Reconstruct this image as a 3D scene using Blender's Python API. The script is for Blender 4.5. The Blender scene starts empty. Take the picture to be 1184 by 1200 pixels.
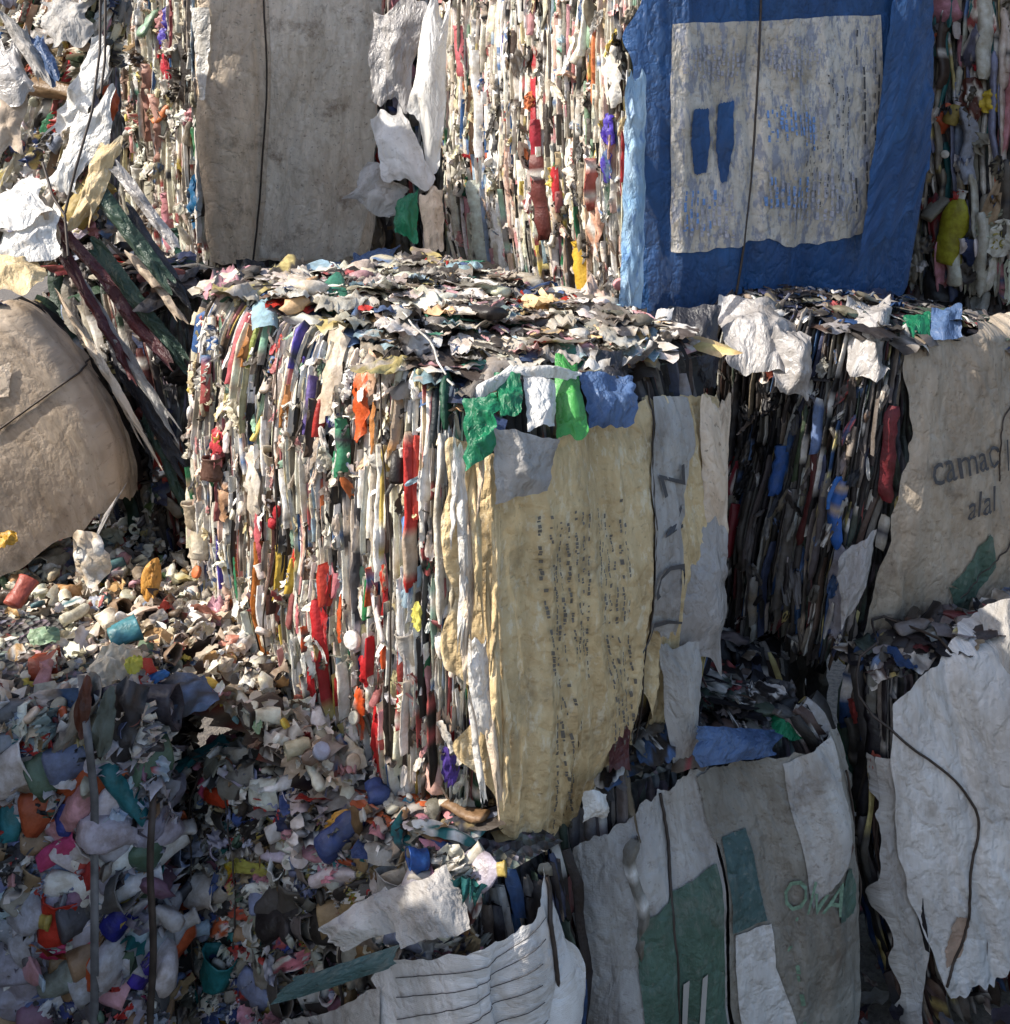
import bpy, math, random
from mathutils import Vector, Matrix, noise
RD = random.Random(11)
F = 1270.0; HC = 2.18            # focal length in px of the 1184 px wide photo, eye height
scn = bpy.context.scene
COL = scn.collection
def at(px, py, Y): return Vector(((px-592)/F*Y, Y, HC-(py-180)/F*Y))
def proj(p): return (592+F*p.x/p.y, 180+F*(HC-p.z)/p.y)
def hexc(h):
    h = h.lstrip('#'); r = [int(h[i:i+2], 16)/255 for i in (0, 2, 4)]
    return tuple((c/12.92 if c <= .04045 else ((c+.055)/1.055)**2.4) for c in r)
def nz(x, y, z=0.): return noise.noise(Vector((x, y, z)))
def lerp(a, b, t): return a+(b-a)*t

# ------------------------------------------------------------------ materials
def mat_base(name):
    m = bpy.data.materials.new(name); m.use_nodes = True
    nt = m.node_tree; b = nt.nodes['Principled BSDF']
    return m, nt, b
def N(nt, typ, **kw):
    n = nt.nodes.new(typ)
    for k, v in kw.items():
        if k in n.inputs: n.inputs[k].default_value = v
        else: setattr(n, k, v)
    return n
def mixc(nt, fac, a, b, blend='MIX'):
    n = nt.nodes.new('ShaderNodeMix'); n.data_type = 'RGBA'; n.blend_type = blend
    for s, v in ((0, fac), (6, a), (7, b)):
        if isinstance(v, bpy.types.NodeSocket): nt.links.new(v, n.inputs[s])
        elif v is not None: n.inputs[s].default_value = v if s == 0 else (*v[:3], 1)
    return n.outputs[2]
def ramp(nt, src, p0, p1, c0=(0, 0, 0, 1), c1=(1, 1, 1, 1)):
    r = nt.nodes.new('ShaderNodeValToRGB'); e = r.color_ramp.elements
    e[0].position = p0; e[1].position = p1; e[0].color = c0; e[1].color = c1
    nt.links.new(src, r.inputs[0]); return r.outputs[0]

def scrap_material(name, transl=.18, grime=.72, r0=.26):
    m, nt, b = mat_base(name); L = nt.links
    at_ = N(nt, 'ShaderNodeAttribute', attribute_name='Col')
    geo = N(nt, 'ShaderNodeNewGeometry')
    n1 = N(nt, 'ShaderNodeTexNoise', Scale=38., Detail=5., Roughness=.65); L.new(geo.outputs['Position'], n1.inputs['Vector'])
    n2 = N(nt, 'ShaderNodeTexNoise', Scale=9., Detail=4., Roughness=.6); L.new(geo.outputs['Position'], n2.inputs['Vector'])
    g1 = ramp(nt, n1.outputs[0], .38, .62, (grime, grime*.93, grime*.84, 1), (1, 1, 1, 1))
    g2 = ramp(nt, n2.outputs[0], .36, .55, (.78, .74, .68, 1), (1, 1, 1, 1))
    c = mixc(nt, 1., at_.outputs['Color'], g1, 'MULTIPLY')
    c = mixc(nt, 1., c, g2, 'MULTIPLY')
    L.new(c, b.inputs['Base Color'])
    mr = N(nt, 'ShaderNodeMapRange'); mr.inputs[3].default_value = r0; mr.inputs[4].default_value = .75
    L.new(n1.outputs[0], mr.inputs[0]); L.new(mr.outputs[0], b.inputs['Roughness'])
    b.inputs['Specular IOR Level'].default_value = .45
    bp = N(nt, 'ShaderNodeBump', Strength=.5, Distance=.004); 
    n3 = N(nt, 'ShaderNodeTexNoise', Scale=120., Detail=3.); L.new(geo.outputs['Position'], n3.inputs['Vector'])
    L.new(n3.outputs[0], bp.inputs['Height']); L.new(bp.outputs[0], b.inputs['Normal'])
    tr = N(nt, 'ShaderNodeBsdfTranslucent'); L.new(c, tr.inputs[0])
    ms = N(nt, 'ShaderNodeMixShader'); ms.inputs[0].default_value = transl
    L.new(b.outputs[0], ms.inputs[1]); L.new(tr.outputs[0], ms.inputs[2])
    L.new(ms.outputs[0], nt.nodes['Material Output'].inputs[0])
    return m
def core_material():
    m, nt, b = mat_base('packed_core'); L = nt.links
    geo = N(nt, 'ShaderNodeNewGeometry')
    mp = N(nt, 'ShaderNodeMapping'); mp.inputs['Scale'].default_value = (60, 60, 9)
    L.new(geo.outputs['Position'], mp.inputs[0])
    v = N(nt, 'ShaderNodeTexVoronoi', Scale=1.); L.new(mp.outputs[0], v.inputs['Vector'])
    n = N(nt, 'ShaderNodeTexNoise', Scale=25., Detail=5.); L.new(geo.outputs['Position'], n.inputs['Vector'])
    h = N(nt, 'ShaderNodeHueSaturation', Saturation=.35, Value=.45); L.new(v.outputs['Color'], h.inputs['Color'])
    c = mixc(nt, .6, h.outputs[0], (.05, .043, .038))
    c2 = mixc(nt, ramp(nt, n.outputs[0], .4, .6), c, (.035, .03, .028))
    L.new(c2, b.inputs['Base Color']); b.inputs['Roughness'].default_value = .8
    bp = N(nt, 'ShaderNodeBump', Strength=1., Distance=.03); L.new(v.outputs['Distance'], bp.inputs['Height']); L.new(bp.outputs[0], b.inputs['Normal'])
    return m
def cloth_material(name, c0, c1, stain=.5, rough=.62, weave=True, sc=1.0, stainc=(.10, .075, .055), transl=.06, wear=None, wf=(.55, .54, .62, .4), bs=.9):
    """woven or film wrap: two-tone cloth, broad dirt, small dark stains, woven-tape bump (UV in metres)"""
    m, nt, b = mat_base(name); L = nt.links
    uv = N(nt, 'ShaderNodeUVMap'); uvo = uv.outputs[0]
    def noi(scale, det=5., ro=.6, sx=1., sy=1., off=0.):
        mp = N(nt, 'ShaderNodeMapping'); mp.inputs['Scale'].default_value = (sx, sy, 1); mp.inputs['Location'].default_value = (off, off*.7, 0)
        L.new(uvo, mp.inputs[0])
        n = N(nt, 'ShaderNodeTexNoise', Scale=scale, Detail=det, Roughness=ro); L.new(mp.outputs[0], n.inputs['Vector']); return n.outputs[0]
    c = mixc(nt, ramp(nt, noi(4*sc, 5), .35, .65), c0, c1)
    streak = ramp(nt, noi(9*sc, 4, .6, 2.2, .35, 3.1), .35, .7, (.72, .70, .67, 1), (1.1, 1.1, 1.1, 1))
    c = mixc(nt, .8, c, streak, 'MULTIPLY')
    s1 = ramp(nt, noi(7*sc, 6, .72, 1, .8, 7.7), .56, .70)
    s2 = ramp(nt, noi(60*sc, 3, .7, 1, 1, 1.3), .60, .68)
    k = N(nt, 'ShaderNodeMath', operation='MULTIPLY'); L.new(s1, k.inputs[0]); k.inputs[1].default_value = stain
    c = mixc(nt, k.outputs[0], c, stainc)
    k2 = N(nt, 'ShaderNodeMath', operation='MULTIPLY'); L.new(s2, k2.inputs[0]); k2.inputs[1].default_value = stain*.75
    c = mixc(nt, k2.outputs[0], c, stainc)
    if wear:
        s3 = ramp(nt, noi(45*sc, 5, .7, 1, wf[3], 5.), wf[1], wf[2])
        k3 = N(nt, 'ShaderNodeMath', operation='MULTIPLY'); L.new(s3, k3.inputs[0]); k3.inputs[1].default_value = wf[0]
        c = mixc(nt, k3.outputs[0], c, wear)
    L.new(c, b.inputs['Base Color']); b.inputs['Roughness'].default_value = rough
    b.inputs['Specular IOR Level'].default_value = .35
    n3 = noi(26, 6, .65, 1.6, .7); 
    if weave:
        wv = N(nt, 'ShaderNodeTexBrick', Scale=1.); L.new(uvo, wv.inputs['Vector'])
        wv.inputs['Brick Width'].default_value = .006; wv.inputs['Row Height'].default_value = .003
        wv.inputs['Mortar Size'].default_value = .0004
        wv.inputs['Color1'].default_value = (1, 1, 1, 1); wv.inputs['Color2'].default_value = (.8, .8, .8, 1); wv.inputs['Mortar'].default_value = (.2, .2, .2, 1)
        hsum = mixc(nt, .25, n3, wv.outputs[0])
    else: hsum = n3
    def crease(sc_, sx, sy, off):
        a_ = noi(sc_, 4, .55, sx, sy, off)
        s_ = N(nt, 'ShaderNodeMath', operation='SUBTRACT'); L.new(a_, s_.inputs[0]); s_.inputs[1].default_value = .5
        ab = N(nt, 'ShaderNodeMath', operation='ABSOLUTE'); L.new(s_.outputs[0], ab.inputs[0])
        return ramp(nt, ab.outputs[0], 0., .09)
    cr = mixc(nt, .45, crease(5.5, 1.5, .6, 11.), crease(13, 1.2, .9, 17.))
    hsum = mixc(nt, .55, hsum, cr)
    cdk = ramp(nt, crease(9, 1.4, .5, 23.), 0., .5, (.80, .77, .73, 1), (1, 1, 1, 1))
    c3 = mixc(nt, .7, c, cdk, 'MULTIPLY'); L.new(c3, b.inputs['Base Color']); c = c3
    bp = N(nt, 'ShaderNodeBump', Strength=bs, Distance=.014); L.new(hsum, bp.inputs['Height']); L.new(bp.outputs[0], b.inputs['Normal'])
    if transl:
        tr = N(nt, 'ShaderNodeBsdfTranslucent'); L.new(c, tr.inputs[0])
        ms = N(nt, 'ShaderNodeMixShader'); ms.inputs[0].default_value = transl
        L.new(b.outputs[0], ms.inputs[1]); L.new(tr.outputs[0], ms.inputs[2])
        L.new(ms.outputs[0], nt.nodes['Material Output'].inputs[0])
    return m
def plain_material(name, c, rough=.6, metal=0., var=.5, scale=40.):
    m, nt, b = mat_base(name); L = nt.links
    geo = N(nt, 'ShaderNodeNewGeometry')
    n = N(nt, 'ShaderNodeTexNoise', Scale=scale, Detail=4.); L.new(geo.outputs['Position'], n.inputs['Vector'])
    c2 = mixc(nt, ramp(nt, n.outputs[0], .35, .65), c, tuple(x*var for x in c))
    L.new(c2, b.inputs['Base Color']); b.inputs['Roughness'].default_value = rough; b.inputs['Metallic'].default_value = metal
    return m
def ground_material():
    m, nt, b = mat_base('dirt_yard'); L = nt.links
    geo = N(nt, 'ShaderNodeNewGeometry')
    n = N(nt, 'ShaderNodeTexNoise', Scale=3., Detail=8., Roughness=.7); L.new(geo.outputs['Position'], n.inputs['Vector'])
    n2 = N(nt, 'ShaderNodeTexNoise', Scale=45., Detail=5., Roughness=.7); L.new(geo.outputs['Position'], n2.inputs['Vector'])
    c = mixc(nt, n.outputs[0], (.10, .085, .07), (.21, .18, .15))
    c = mixc(nt, ramp(nt, n2.outputs[0], .4, .65), c, (.06, .05, .045))
    L.new(c, b.inputs['Base Color']); b.inputs['Roughness'].default_value = .9
    bp = N(nt, 'ShaderNodeBump', Strength=.8, Distance=.02); L.new(n2.outputs[0], bp.inputs['Height']); L.new(bp.outputs[0], b.inputs['Normal'])
    return m
M = {
 'scrap': scrap_material('mixed_plastic'),
 'bottle': scrap_material('bottle_plastic', .3, .62, .12),
 'core': core_material(),
 'wire': plain_material('rusty_baling_wire', (.055, .04, .032), .6, .3),
 'lightwire': plain_material('bright_baling_wire', (.55, .52, .47), .5, .3),
 'strap': plain_material('grey_strapping', (.12, .12, .125), .55, 0.),
 'beige': cloth_material('beige_woven_sack', (.85, .71, .55), (.72, .57, .43), .7),
 'tan': cloth_material('tan_woven_sack', (.50, .42, .33), (.37, .305, .235), .6),
 'warm': cloth_material('warm_woven_sack', (.56, .45, .34), (.40, .31, .23), .6, bs=.45),
 'yellow': cloth_material('yellowed_woven_sack', (.80, .62, .35), (.62, .46, .25), .45, wear=(.82, .74, .56)),
 'greyw': cloth_material('grey_woven_sack', (.50, .48, .45), (.36, .34, .33), .5),
 'olive': cloth_material('dirty_grey_sack', (.30, .285, .25), (.20, .185, .16), .8),
 'white': cloth_material('white_woven_sack', (.70, .69, .68), (.56, .54, .53), .35),
 'film': cloth_material('white_film', (.80, .79, .76), (.64, .62, .59), .3, .28, False, transl=.2),
 'greyfilm': cloth_material('grey_film', (.46, .44, .43), (.32, .305, .30), .4, .26, False, transl=.15),
 'bluefilm': cloth_material('blue_film', (.10, .17, .33), (.05, .09, .19), .4, .4, False, transl=.15),
 'darkfilm': cloth_material('dark_film', (.05, .05, .06), (.025, .025, .03), .2, .4, False),
 'blue': cloth_material('blue_woven_sack', (.016, .062, .185), (.022, .095, .27), .35, .5, stainc=(.05, .06, .09)),
 'panel': cloth_material('white_print', (.66, .63, .58), (.55, .49, .40), .8, .6, stainc=(.25, .20, .13), wear=(.20, .23, .32), wf=(.75, .50, .57, .3)),
 'darkgreen': cloth_material('dark_green_film', (.04, .075, .05), (.025, .045, .035), .4, .4, False),
 'darkred': cloth_material('dark_red_film', (.12, .03, .03), (.06, .02, .025), .3, .4, False),
 'sunlitblue': cloth_material('sunlit_blue_weave', (.24, .45, .70), (.50, .66, .80), .25, .5, stainc=(.06, .12, .3), wear=(.06, .16, .42)),  # blue sack weave with the sunlight put into its colour
 'palebeige': cloth_material('pale_beige_weave', (.86, .79, .68), (.78, .68, .56), .8, stainc=(.18, .12, .08)),
 'green': cloth_material('green_print', (.085, .15, .11), (.06, .11, .09), .6, .6, stainc=(.2, .2, .17), wear=(.14, .17, .14)),
 'teal': cloth_material('teal_print', (.06, .12, .12), (.045, .09, .095), .6, .6, stainc=(.2, .2, .18), wear=(.12, .16, .15)),
 'greensheet': cloth_material('green_film', (.02, .22, .10), (.01, .13, .07), .3, .35, False, transl=.2),
 'brightgreen': cloth_material('bright_green_film', (.10, .42, .10), (.06, .30, .07), .2, .35, False, transl=.2),
 'ink': plain_material('faded_ink', (.035, .034, .036), .7, 0, 1.5, 150.),
 'greyink': plain_material('grey_ink', (.20, .20, .23), .7, 0, 1.7, 150.),
 'sackink': plain_material('brown_black_ink', (.085, .075, .06), .7, 0, 1.8, 150.),
 'greenink': plain_material('green_ink', (.08, .13, .09), .7, 0, 1.8, 150.),
 'blueink': plain_material('blue_ink', (.07, .13, .26), .7, 0, 2.2, 150.),
 'ground': ground_material(),
}

# ------------------------------------------------------------------ mesh building
def wloc(o):
    v = Vector((0, 0, 0))
    while o is not None: v += o.location; o = o.parent
    return v
class MB:
    def __init__(s): s.v = []; s.f = []; s.c = []; s.uv = None; s.area = 0.
    def add(s, verts, faces, cols):
        o = len(s.v); s.v += verts; s.f += [tuple(i+o for i in q) for q in faces]; s.c += cols
    def merge(s, o): s.add(o.v, o.f, o.c)
    def build(s, name, mat, parent=None, smooth=False):
        me = bpy.data.meshes.new(name)
        n = len(s.v)
        cen = Vector((0, 0, 0))
        for p in s.v: cen += p
        cen /= max(1, n)
        if parent is None: cen.z = min(p.z for p in s.v)
        me.from_pydata([(p-cen)[:] for p in s.v], [], s.f)
        if s.c:
            a = me.color_attributes.new('Col', 'FLOAT_COLOR', 'POINT')
            a.data.foreach_set('color', [x for c in s.c for x in (c[0], c[1], c[2], 1.)])
        if s.uv:
            ul = me.uv_layers.new(name='UVMap'); li = []
            for p in me.polygons:
                for vi in p.vertices: li += s.uv[vi]
            ul.data.foreach_set('uv', li)
        me.materials.append(M[mat] if isinstance(mat, str) else mat)
        if smooth or mat in ('scrap', 'bottle'): me.shade_smooth()
        ob = bpy.data.objects.new(name, me); COL.objects.link(ob)
        ob.location = cen-wloc(parent)
        if parent is not None: ob.parent = parent
        return ob
def tag(o, label, cat=None, group=None, kind=None):
    if label: o['label'] = label
    if cat: o['category'] = cat
    if group: o['group'] = group
    if kind: o['kind'] = kind
    return o
def thing(name, label, cat, loc, group=None):
    o = bpy.data.objects.new(name, None); COL.objects.link(o); o.location = loc
    o.empty_display_size = .1
    return tag(o, label, cat, group)

PAL = {
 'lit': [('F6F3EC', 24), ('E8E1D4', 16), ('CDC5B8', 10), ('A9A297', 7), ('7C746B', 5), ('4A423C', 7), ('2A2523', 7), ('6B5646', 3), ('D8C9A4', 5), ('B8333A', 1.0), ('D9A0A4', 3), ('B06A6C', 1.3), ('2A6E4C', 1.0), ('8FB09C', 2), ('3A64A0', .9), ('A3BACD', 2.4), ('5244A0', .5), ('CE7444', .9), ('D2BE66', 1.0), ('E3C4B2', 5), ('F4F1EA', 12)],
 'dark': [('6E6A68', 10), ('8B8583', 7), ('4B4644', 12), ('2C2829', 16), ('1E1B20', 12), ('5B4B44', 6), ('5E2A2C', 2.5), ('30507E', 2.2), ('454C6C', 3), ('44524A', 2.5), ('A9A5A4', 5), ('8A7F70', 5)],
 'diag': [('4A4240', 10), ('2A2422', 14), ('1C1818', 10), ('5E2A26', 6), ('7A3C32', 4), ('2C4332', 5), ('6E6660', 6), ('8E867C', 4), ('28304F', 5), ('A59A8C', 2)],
 'heap': [('EFE8DA', 22), ('E2D6C2', 18), ('CDBFA9', 12), ('F3F0E8', 9), ('A39A8C', 6), ('8A7764', 5), ('5C5048', 5), ('B87A68', 2), ('D9B27C', 3), ('96AAA6', 2), ('5F868C', .8), ('A3AFC0', 2.5), ('AC4C48', .8), ('7A9676', 1), ('DCC65A', 1), ('C99AA0', 2)],
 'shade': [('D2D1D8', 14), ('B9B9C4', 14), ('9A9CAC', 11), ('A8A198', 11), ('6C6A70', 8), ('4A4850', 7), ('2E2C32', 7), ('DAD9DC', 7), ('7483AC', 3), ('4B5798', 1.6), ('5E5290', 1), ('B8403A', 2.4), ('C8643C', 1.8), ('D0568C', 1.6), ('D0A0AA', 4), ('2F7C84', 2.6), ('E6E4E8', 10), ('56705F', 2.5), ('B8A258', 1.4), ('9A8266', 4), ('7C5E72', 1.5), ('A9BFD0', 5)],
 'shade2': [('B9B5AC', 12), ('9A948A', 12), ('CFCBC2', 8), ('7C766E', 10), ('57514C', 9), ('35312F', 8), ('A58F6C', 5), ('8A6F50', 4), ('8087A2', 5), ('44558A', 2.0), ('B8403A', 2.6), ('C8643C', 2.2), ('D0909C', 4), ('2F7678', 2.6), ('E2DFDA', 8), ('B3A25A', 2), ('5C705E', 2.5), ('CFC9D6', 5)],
 'top': [('DDD8CE', 16), ('C4BEB3', 14), ('A49D93', 10), ('7B746C', 8), ('504944', 7), ('2E2A28', 6), ('C79AA0', 3), ('4A5E86', 3), ('8FA9B8', 3), ('C0392E', 1.6), ('3D7B68', 2), ('D9B98C', 3)],
 'mud': [('3A302B', 10), ('54453C', 8), ('6B2A28', 5), ('7A736C', 5), ('2E2A3A', 5), ('8B4A3A', 3), ('9A9390', 3)],
}
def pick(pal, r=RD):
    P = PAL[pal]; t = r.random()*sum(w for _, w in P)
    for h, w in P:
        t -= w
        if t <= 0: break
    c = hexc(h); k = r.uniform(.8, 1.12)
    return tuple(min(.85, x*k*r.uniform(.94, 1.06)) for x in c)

# ------------------------------------------------------------------ the bale body
class Bale:
    NS, NV = 160, 24
    def __init__(s, name, label, C, L, R, z0, z1, B=None, bulge=.05, rnd=.05, r=.07, seed=1., tilt=0., pivot=None, top=True, lump=.02, lift=0., group='plastic bales stacked in the yard', cat='plastic bale'):
        s.C, s.L, s.R = Vector(C), Vector(L), Vector(R)
        s.B = Vector(B) if B else s.L+s.R-s.C
        s.z0, s.z1, s.h = z0, z1, z1-z0
        s.poly = [s.L, s.C, s.R, s.B]; s.cen = (s.L+s.C+s.R+s.B)/4
        s.bulge, s.rnd, s.r, s.seed, s.lump = bulge, rnd, r, seed, lump
        s.len = [(s.C-s.L).length, (s.R-s.C).length, (s.B-s.R).length, (s.L-s.B).length]
        piv = pivot or Vector((s.cen.x, s.cen.y, (z0+z1)/2))
        s.T = Matrix.Translation(piv) @ Matrix.Rotation(tilt, 4, 'Y') @ Matrix.Translation(-piv)
        s.root = thing(name, label, cat, Vector((s.cen.x, s.cen.y, z0)), group)
        s.rng = random.Random(int(seed*97)); s.lift = lift; s.wires = []
        s.tab = [[None]*(s.NV+1) for _ in range(s.NS+1)]
        for i in range(s.NS+1):
            for j in range(s.NV+1):
                S = -1+4*i/s.NS; V = j/s.NV
                e = .01
                p = s.raw(S, V); du = s.raw(S+e, V)-s.raw(S-e, V); dv = s.raw(S, min(1, V+.03))-s.raw(S, max(0, V-.03))
                du.normalize(); dv.normalize(); n = du.cross(dv).normalized()
                s.tab[i][j] = (p, n, du, dv)
        s.core(top)
    def pl(s, S):
        S = (S+1) % 4; k = int(S); t = S-k
        return s.poly[k].lerp(s.poly[(k+1) % 4], t)
    def raw(s, S, V):
        P = Vector((0, 0))
        for d, w in ((-1.6, .12), (-.8, .22), (0, .32), (.8, .22), (1.6, .12)): P += s.pl(S+d*s.r)*w
        d = P-s.cen; q = abs(2*V-1)
        f = 1+s.bulge*(1-q*q)-s.rnd*q**6
        ln = nz(S*1.7+s.seed*3, V*2.2, s.seed)*s.lump*2+nz(S*5, V*5, s.seed+9)*s.lump
        P = s.cen+d*f+d.normalized()*ln
        return s.T @ Vector((P.x, P.y, s.z0+(s.h+s.la(P)*s.lift)*V))
    def la(s, P): return max(0., min(1., (P-s.C).dot((s.L-s.C).normalized())/s.len[0]))
    def frame(s, S, V):
        x = ((S+1) % 4)/4*s.NS; i = min(s.NS-1, int(x)); a = x-i
        Vc = min(1., max(0., V)); y = Vc*s.NV; j = min(s.NV-1, int(y)); b = y-j
        A, B_, C_, D = s.tab[i][j], s.tab[i+1][j], s.tab[i][j+1], s.tab[i+1][j+1]
        p, n, u, v = [(A[k]*(1-a)+B_[k]*a)*(1-b)+(C_[k]*(1-a)+D[k]*a)*b for k in range(4)]
        if V > 1:
            d = (V-1)*s.h; w = s.T.to_3x3() @ Vector((0, 0, 1)); inn = -(n-w*n.dot(w)).normalized()
            k = min(1, d/.06)
            p = p+inn*d+w*(.012*k-.1*max(0, d-.1)); n = (n*(1-k)+w*k).normalized(); v = (v*(1-k)+inn*k).normalized()
        elif V < 0: p = p+v*(V*s.h)
        return p, n, u, v
    def seg(s, S): return s.len[0] if S < 0 else s.len[1] if S < 1 else s.len[2]
    def top(s, a, b):
        P = s.C+(s.L-s.C)*a+(s.R-s.C)*b+(s.B-s.L-s.R+s.C)*(a*b)
        d = P-s.cen; P = s.cen+d*(1-s.rnd)
        e = (1-(2*a-1)**4)*(1-(2*b-1)**4)
        z = s.z1+s.la(P)*s.lift-.01+.035*e+nz(a*4+s.seed, b*4, s.seed)*.03*e
        return s.T @ Vector((P.x, P.y, z))
    def core(s, top):
        mb = MB(); n, m = 72, 14; inset = .035
        for i in range(n):
            for j in range(m+1):
                S = -1+4*i/n; V = j/m
                p, nn, u, v = s.frame(S, V)
                mb.v.append(p-nn*(inset+.02*nz(S*14, V*9, s.seed)))
        for i in range(n):
            for j in range(m):
                a = i*(m+1)+j; b = ((i+1) % n)*(m+1)+j
                mb.f.append((a, b, b+1, a+1))
        g = 14; o = len(mb.v)
        for i in range(g+1):
            for j in range(g+1): mb.v.append(s.top(i/g, j/g)-Vector((0, 0, .02)))
        for i in range(g):
            for j in range(g):
                a = o+i*(g+1)+j; mb.f.append((a, a+g+1, a+g+2, a+1))
        mb.f.append(tuple(i*(m+1) for i in range(n))[::-1])
        mb.build('packed_core', 'core', s.root)
    def locate(s, px, py, smin=-1.0, smax=1.5):
        key = (px, py)
        best = None; s0, s1, v0, v1 = smin, smax, -.35, 1.35
        cam = Vector((0, 0, HC))
        for it in range(4):
            ns = 50 if it == 0 else 10
            cand = []
            for i in range(ns+1):
                for j in range(ns+1):
                    S = lerp(s0, s1, i/ns); V = lerp(v0, v1, j/ns)
                    p, n, u, v = s.frame(S, V)
                    if n.dot(cam-p) < 0: continue
                    q = proj(p); d = (q[0]-px)**2+(q[1]-py)**2
                    if best is None or d < best[0]: best = (d, S, V)
            if best is None: return (0., .5)
            w = (s1-s0)/ns*1.5; h = (v1-v0)/ns*1.5
            s0, s1, v0, v1 = best[1]-w, best[1]+w, best[2]-h, best[2]+h
        return best[1], best[2]

# ------------------------------------------------------------------ pieces
def two_tone(c, rng):
    if rng.random() < .4:
        k = rng.choice([(.75, .73, .7)]*6+[(.05, .05, .06)]*3+[(.42, .10, .10), (.10, .18, .36), (.5, .42, .18), (.3, .28, .26), (.45, .36, .28)])
        return k
    return None
def strip(b, S, v0, v1, w, off, col, rng, slant=0., wob=.012):
    """edge of a pressed layer: a crumpled ridge running up the cut face of the bale"""
    mb = MB(); L = abs(v1-v0)*b.h; n = max(3, min(16, int(L/.02))); sg = b.seg(S)
    sd = rng.random()*50; c2 = two_tone(col, rng)
    nt_ = rng.uniform(0, .009); lean = rng.gauss(0, .045); vm = (v0+v1)/2; fa = rng.uniform(-.5, .8); fb = rng.uniform(-.5, .8)
    for k in range(n+1):
        t = k/n; V = lerp(v0, v1, t)
        lat = nz(S*sg*6, V*b.h*3., b.seed*2)*wob + nz(V*b.h*7, sd)*w*.55
        s_ = S+(lat+slant*(V-.5)*b.h+lean*(V-vm)*b.h+rng.gauss(0, .0007))/sg
        p, nn, u, v = b.frame(s_, V)
        end = min(1, 9*t+.45, 9*(1-t)+.45)
        ww = w*end*(1+.22*nz(t*4, sd, 3)); o = off+nt_*nz(V*b.h*8, sd, 7)*1.1+.0015*nz(V*b.h*50, sd, 2)
        a1 = (fa+rng.uniform(-.16, .16))*w; a2 = (fb+rng.uniform(-.16, .16))*w
        mb.v += [p-u*ww*.5+nn*(o-.014), p-u*ww*.22+nn*(o+a1), p+u*ww*.22+nn*(o+a2), p+u*ww*.5+nn*(o-.014)]
        c = col
        if c2 and nz(t*5, sd, 11) > .12: c = c2
        sh = 1+.12*nz(t*9, sd)
        mb.c += [tuple(x*sh for x in c)]*4
        if k:
            q = 4*(k-1)
            mb.f += [(q+i, q+i+1, q+i+5, q+i+4) for i in range(3)]
    mb.area = w*L*(1+max(0, off)*8)
    return mb
def crumple(p, ax, ay, az, w, h, col, rng, n=6, amp=.3, bend=0., fr=2.2):
    """a crumpled bit of film or broken shell"""
    mb = MB(); sd = rng.random()*90; c2 = two_tone(col, rng); mn = min(w, h); rnd_ = rng.uniform(.6, 1.05)
    if n == 6 and w*h > .0016: n = 10; fr = 3.2
    for j in range(n+1):
        for i in range(n+1):
            a = 2*i/n-1; c_ = 2*j/n-1
            r = max(abs(a), abs(c_)); an = math.atan2(c_, a)
            rr = math.hypot(a, c_) or 1
            k = 1-r*(1-r/rr)*rnd_
            k *= 1+.3*r*nz(math.cos(an)*1.1, math.sin(an)*1.1, sd)+.05*r*nz(math.cos(an)*4, math.sin(an)*4, sd+8)
            x = a*w/2*k; y = c_*h/2*k
            z = amp*mn*(1.6*abs(nz(a*fr, c_*fr, sd+5))-.45+.5*nz(a*5, c_*5, sd))+.04*mn*nz(a*9, c_*9, sd) - bend*mn*(a*a+c_*c_)*.5
            mb.v.append(p+ax*x+ay*y+az*z)
            cc = c2 if (c2 and nz(a*1.6, c_*1.6, sd+30) > .1) else col
            mb.c.append(cc)
    for j in range(n):
        for i in range(n):
            q = j*(n+1)+i; mb.f.append((q, q+1, q+n+2, q+n+1))
    mb.area = w*h
    return mb
def bottle(p, ax, ay, az, L, rad, col, rng, flat=.45, cap=None):
    """a squashed bottle or tub: lathe profile pressed flat and dented"""
    mb = MB(); sd = rng.random()*70
    prof = [(0, .0), (.01, .75), (.06, 1), (.2, 1.02), (.34, .94), (.36, .9), (.5, 1.), (.68, .98), (.8, .72), (.88, .36), (.9, .34), (.97, .34), (.98, .4), (1., .39), (1., 0)]
    if cap is False: prof = [(0, 0), (.01, .8), (.05, .95), (.3, 1), (.6, 1.02), (.94, 1.08), (1, 1.14), (1, 1.06), (.9, .95), (.2, .9)]
    sg = 12; capc = cap if isinstance(cap, tuple) else (.6, .6, .6)
    for t, r in prof:
        for k in range(sg):
            a = 2*math.pi*k/sg
            d = 1+.45*nz(math.cos(a)*1.4, math.sin(a)*1.4+t*4, sd)
            rr = rad*r*d; z = math.sin(a)*rr*flat+nz(t*3, sd)*rad*.4
            mb.v.append(p+ax*((t-.5)*L)+ay*(math.cos(a)*rr)+az*z)
            mb.c.append(capc if (t > .89 and cap is not False) else col)
    for j in range(len(prof)-1):
        for k in range(sg):
            a = j*sg+k; b = j*sg+(k+1) % sg; mb.f.append((a, b, b+sg, a+sg))
    mb.area = L*rad*2
    return mb
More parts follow.
